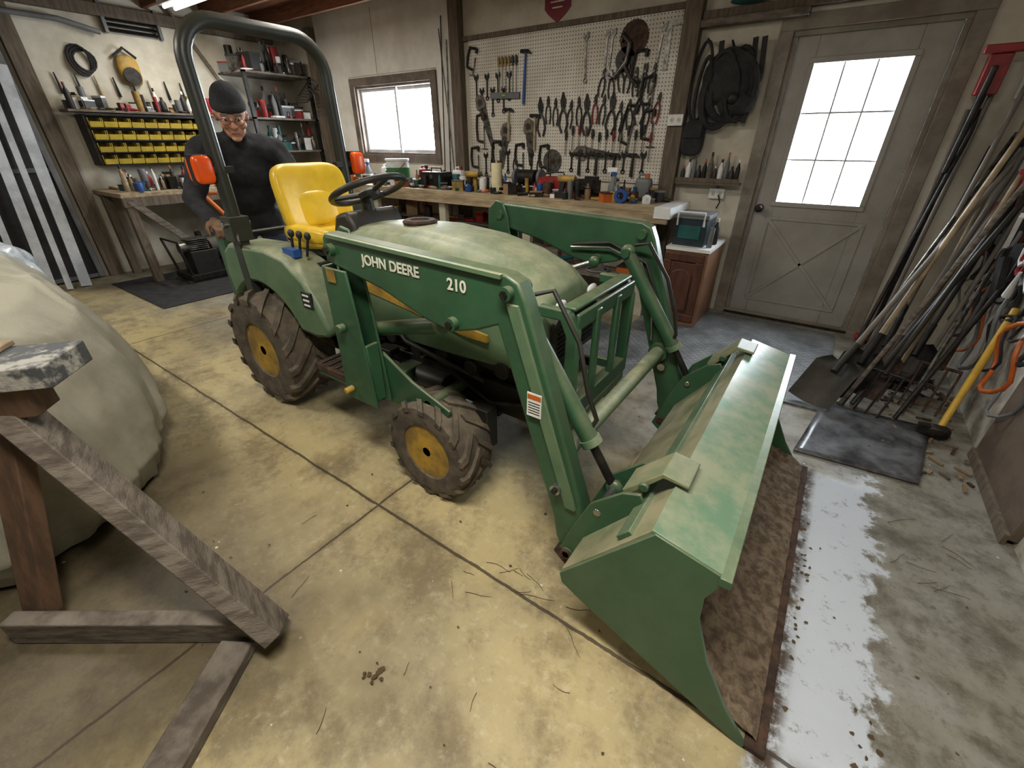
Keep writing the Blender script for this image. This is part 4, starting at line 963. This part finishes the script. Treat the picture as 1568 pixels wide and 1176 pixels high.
def pl(u,v):
    a=2*math.pi*u; th=v*math.pi/2; n_=1+.12*noise.noise(V((math.cos(a)*3,math.sin(a)*3,v*4)))
    return (-5.35+.45*math.cos(a)*math.sin(th)**.6*n_,.27+.45*math.sin(a)*math.sin(th)**.6*n_,.74*max(math.cos(th),0)**.5*(1 if v<1 else 0)+.03*noise.noise(V((math.cos(a)*6*v,math.sin(a)*6*v,2))))
b.grid(pl,64,28,PLS,closeu=True); b.finish('plastic_wrapped_bundle',ang=60)
b=B(); b.bx(-6.3,-4.9,1.3,2.9,.0,.008,BLKF); b.finish('floor_tarp')
b=B(); b.cyl((-3.62,YB-.12,0),(-3.9,YB-.03,2.4),.006,WOODG); b.cyl((-3.82,YB-.12,0.0),(-3.80,YB-.03,2.3),.008,STEEL); b.cyl((-3.92,YB-.12,0.0),(-3.86,YB-.03,2.5),.006,DSTEEL); b.finish('metal_rods')
# ================================================================ PERSON
def remesh(b,name,par,vox,it,matfn,mats,dispfn=None):
    ob=b.finish(name,None,keep0=True)
    md=ob.modifiers.new('r','REMESH'); md.mode='VOXEL'; md.voxel_size=vox
    md=ob.modifiers.new('s','SMOOTH'); md.iterations=it; md.factor=.6
    bpy.context.view_layer.update()
    dg=bpy.context.evaluated_depsgraph_get()
    me=bpy.data.meshes.new_from_object(ob.evaluated_get(dg)); bpy.data.objects.remove(ob)
    me.materials.clear()
    for m in mats: me.materials.append(m)
    if dispfn:
        nr=[v.normal.copy() for v in me.vertices]
        for v,n in zip(me.vertices,nr): v.co+=n*dispfn(v.co)
    for p in me.polygons: p.use_smooth=True; p.material_index=matfn(p.center)
    o=bpy.data.objects.new(name,me); S.collection.objects.link(o); o.parent=par; o.location=-par.location; return o
P=group('man',(-3.38,1.62,0))
JK=M('black_fleece',(26,27,30),.9,0,(42,43,46),14,bump=.3,bscale=120); JN=M('blue_jeans',(58,66,84),.85,0,(44,50,64),12,bump=.2,bscale=200); BOOT=M('brown_boot',(70,54,42),.7)
f=V((.93,-.37,0)); r=V((-.37,-.93,0)); up=V((0,0,1)); Hc=V((-3.40,1.63,.91))
b=B(); m=JK
Rz=Matrix.Rotation(math.atan2(f.y,f.x),3,'Z')
lean=Rz@Matrix.Rotation(math.radians(26),3,'Y')
b.sph(Hc,(.13,.18,.13),m,20,14,Rz)
b.sph(Hc+f*.07+up*.16,(.14,.18,.17),m,20,14,lean)
b.sph(Hc+f*.16+up*.34,(.14,.205,.18),m,20,14,lean)
b.capsule(Hc+f*.23+up*.43-r*.15,Hc+f*.23+up*.43+r*.15,.088,.088,m)
b.capsule(Hc+f*.23+up*.45,Hc+f*.32+up*.52,.068,.062,m)
SR=Hc+f*.23+up*.42+r*.20; SL=Hc+f*.23+up*.42-r*.20
ER=V((-3.20,1.21,1.07)); WR=V((-3.02,1.20,.965)); EL=V((-3.02,1.86,1.07)); WL=V((-3.01,1.72,.94))
b.capsule(SR,ER,.078,.058,m); b.capsule(ER,WR,.058,.042,m); b.capsule(SL,EL,.078,.058,m); b.capsule(EL,WL,.058,.042,m)
for s_ in(-1,1):
    hp=Hc+r*s_*.095-up*.03; kn=hp+f*.05-up*.42+r*s_*.02; an=kn-f*.04-up*.38
    b.capsule(hp,kn,.095,.063,m); b.capsule(kn,an,.062,.048,m); b.sph(an-up*.02,(.055,.055,.04),m)
def bodm(c):
    return 0 if c.z>.78 else 1
def crease(co): return .012*noise.noise(co*9)+.007*noise.noise(co*22)
remesh(b,'body',P,.012,5,bodm,[JK,JN],crease)
b=B()
for s_ in(-1,1):
    an=Hc+r*s_*.115+f*.01-up*.86; an.z=.0
    b.sph(an+f*.06+up*.045,(.14,.05,.045),m,20,12,Rz,e=.8); b.capsule(an+up*.06,an+up*.14,.05,.052,m)
remesh(b,'boots',P,.008,3,lambda c:0,[BOOT])
GLV=M('leather_work_glove',(118,90,66),.8,0,(90,68,50),14,bump=.2)
def hand(name,w,d,side):
    b=B(); d=V(d).normalized(); dn=V((0,0,-1)); n=(dn-d*dn.dot(d)).normalized(); s_=d.cross(n).normalized()*side
    Rm=Matrix((d,s_,n)).transposed()
    b.sph(w+d*.055,(.052,.044,.017),GLV,16,12,Rm,e=.7); b.capsule(w-d*.03,w+d*.02,.036,.028,GLV)
    for k,(o,l) in enumerate(((-.033,.072),(-.011,.082),(.011,.078),(.032,.062))):
        p=w+d*.095+s_*o; q=p+d*l*.42+n*.012; q2=q+d*l*.12+n*l*.36; q3=q2-d*l*.16+n*l*.24
        b.capsule(p-d*.02,q,.0105,.0098,GLV,10); b.capsule(q,q2,.0098,.009,GLV,10); b.capsule(q2,q3,.009,.008,GLV,10)
    t0=w+d*.03-s_*.035; t1=t0+d*.035-s_*.025+n*.015; t2=t1+d*.028+n*.028
    b.capsule(t0,t1,.015,.012,GLV,10); b.capsule(t1,t2,.012,.0095,GLV,10)
    remesh(b,name,P,.0045,2,lambda c:0,[GLV])
hand('hand_right',WR+V((.005,0,-.002)),(.85,-.05,-.18),1)
hand('hand_left',WL+V((.0,0,-.0)),(.4,-.35,-.3),-1)
SK=M('skin',(196,150,128),.55,0,(176,126,106),20); 
Hm=Matrix.Rotation(math.radians(-26),3,'Z')@Matrix.Rotation(math.radians(24),3,'Y'); HC=Hc+f*.38+up*.605
def hp(x,y,z): return HC+Hm@V((x,y,z))
b=B()
b.sph(hp(-.005,0,.025),(.102,.078,.105),SK,24,16,Hm); b.sph(hp(.03,0,-.055),(.068,.058,.068),SK,20,14,Hm); b.sph(hp(.075,0,-.098),(.024,.028,.02),SK,14,10,Hm)
b.capsule(hp(.088,0,.02),hp(.112,0,-.022),.009,.0145,SK); 
for s_ in(-1,1):
    b.sph(hp(.104,s_*.012,-.025),(.010,.009,.008),SK,10,8,Hm); b.sph(hp(-.002,s_*.080,-.005),(.018,.010,.032),SK,12,8,Hm); b.sph(hp(.07,s_*.045,-.025),(.028,.024,.024),SK,14,10,Hm)
    b.capsule(hp(.092,s_*.018,.035),hp(.078,s_*.052,.032),.010,.009,SK)
b.sph(hp(.088,0,-.058),(.014,.026,.006),SK,12,8,Hm); b.sph(hp(.087,0,-.07),(.014,.022,.007),SK,12,8,Hm)
b.capsule(hp(-.02,0,-.06),hp(-.055,0,-.15),.055,.058,SK)
remesh(b,'head',P,.0045,2,lambda c:0,[SK])
b=B()
EW=M('eye_white',(225,220,215),.2); IR=M('iris',(60,50,40),.2); LIP=M('lip',(156,98,88),.5); HAIR=M('grey_hair',(120,116,110),.9,0,(90,86,82),60)
for s_ in(-1,1):
    b.sph(hp(.084,s_*.033,.012),(.012,.014,.009),EW,12,10,Hm); b.sph(hp(.094,s_*.033,.009),(.004,.006,.006),IR,10,8,Hm)
    b.sph(hp(-.03,s_*.072,-.005),(.04,.014,.04),HAIR,14,10,Hm); b.capsule(hp(.102,s_*.018,.04),hp(.088,s_*.052,.038),.004,.003,HAIR,8)
b.sph(hp(-.075,0,-.01),(.04,.06,.05),HAIR,16,10,Hm)
b.capsule(hp(.099,-.018,-.062),hp(.099,.018,-.062),.004,.004,LIP,8)
b.finish('face_details',P)
b=B()
for s_ in(-1,1):
    b.tube([hp(.113-.006*abs(math.cos(a)),s_*.034+.024*math.cos(a),.006+.018*math.sin(a)) for a in [2*math.pi*k/20 for k in range(20)]],.0016,BLK,6,closed=True)
    b.tube([hp(.106,s_*.058,.012),hp(.05,s_*.084,.012),hp(-.01,s_*.088,.006)],.002,BLK,6)
b.tube([hp(.113,-.011,.01),hp(.118,0,.013),hp(.113,.011,.01)],.002,BLK,6); b.finish('glasses',P)
b=B()
def beanie(u,v):
    a=2*math.pi*u; th=v*math.pi*.5
    k=1+.02*noise.noise(V((math.cos(a)*3,math.sin(a)*3,v*3)))
    k*=1.0 if v<.8 else 1.0+.045*math.sin((v-.8)/.2*math.pi)**.5
    return hp(-.010+.109*math.cos(a)*math.sin(th)**.8*k,.087*math.sin(a)*math.sin(th)**.8*k,.034+.131*math.cos(th)*k+.008*math.cos(a))
b.grid(beanie,36,24,JK,closeu=True)
b.finish('beanie',P,ang=80,solid=.004)
# ================================================================ LIGHTS
w=bpy.data.worlds.new('overcast_sky'); S.world=w; w.use_nodes=True
bg=w.node_tree.nodes['Background']; bg.inputs[0].default_value=(.84,.92,1.0,1); bg.inputs[1].default_value=26.0
def area(name,loc,sx,sy,e,col,rot=(0,0,0),portal=False):
    l=bpy.data.lights.new(name,'AREA'); l.shape='RECTANGLE'; l.size=sx; l.size_y=sy; l.energy=e; l.color=col
    if portal: l.cycles.is_portal=True
    o=bpy.data.objects.new(name,l); S.collection.objects.link(o); o.location=loc; o.rotation_euler=rot; return o
area('daylight_portal',(-.1,YB+.14,1.4),.7,1.0,1,(1,1,1),(-math.pi/2,0,0),True)
area('daylight_portal',((WX0+WX1)/2,YB+.14,1.6),1.34,.8,1,(1,1,1),(-math.pi/2,0,0),True)
TUBE=M('added_light_tube',(255,250,240),.4,emit=2)
for i,(x,y,e) in enumerate(((-.35,.15,52),(-3.4,-.2,34),(-2.6,2.2,26),(-5.6,2.7,24))):  # unseen ceiling fixtures, added to light the closed room
    b=B(); b.box((x,y,ZC-.17),(1.25,.18,.05),WHITEP)
    for s_ in(-1,1): b.cyl((x-.58,y+s_*.05,ZC-.21),(x+.58,y+s_*.05,ZC-.21),.014,TUBE)
    b.finish('added_ceiling_light')
    area('added_ceiling_lamp',(x,y,ZC-.24),1.2,.2,e,(1,.955,.87))
# ================================================================ CAMERA
cd=bpy.data.cameras.new('camera'); cd.sensor_width=36; cd.lens=15.1; cd.clip_start=.05
co=bpy.data.objects.new('camera',cd); S.collection.objects.link(co); co.location=(0,0,1.38)
co.rotation_euler=(math.radians(60.5),0,math.radians(34.9)); S.camera=co
S.view_settings.view_transform='Standard'
S.view_settings.exposure=.35; S.view_settings.gamma=.95
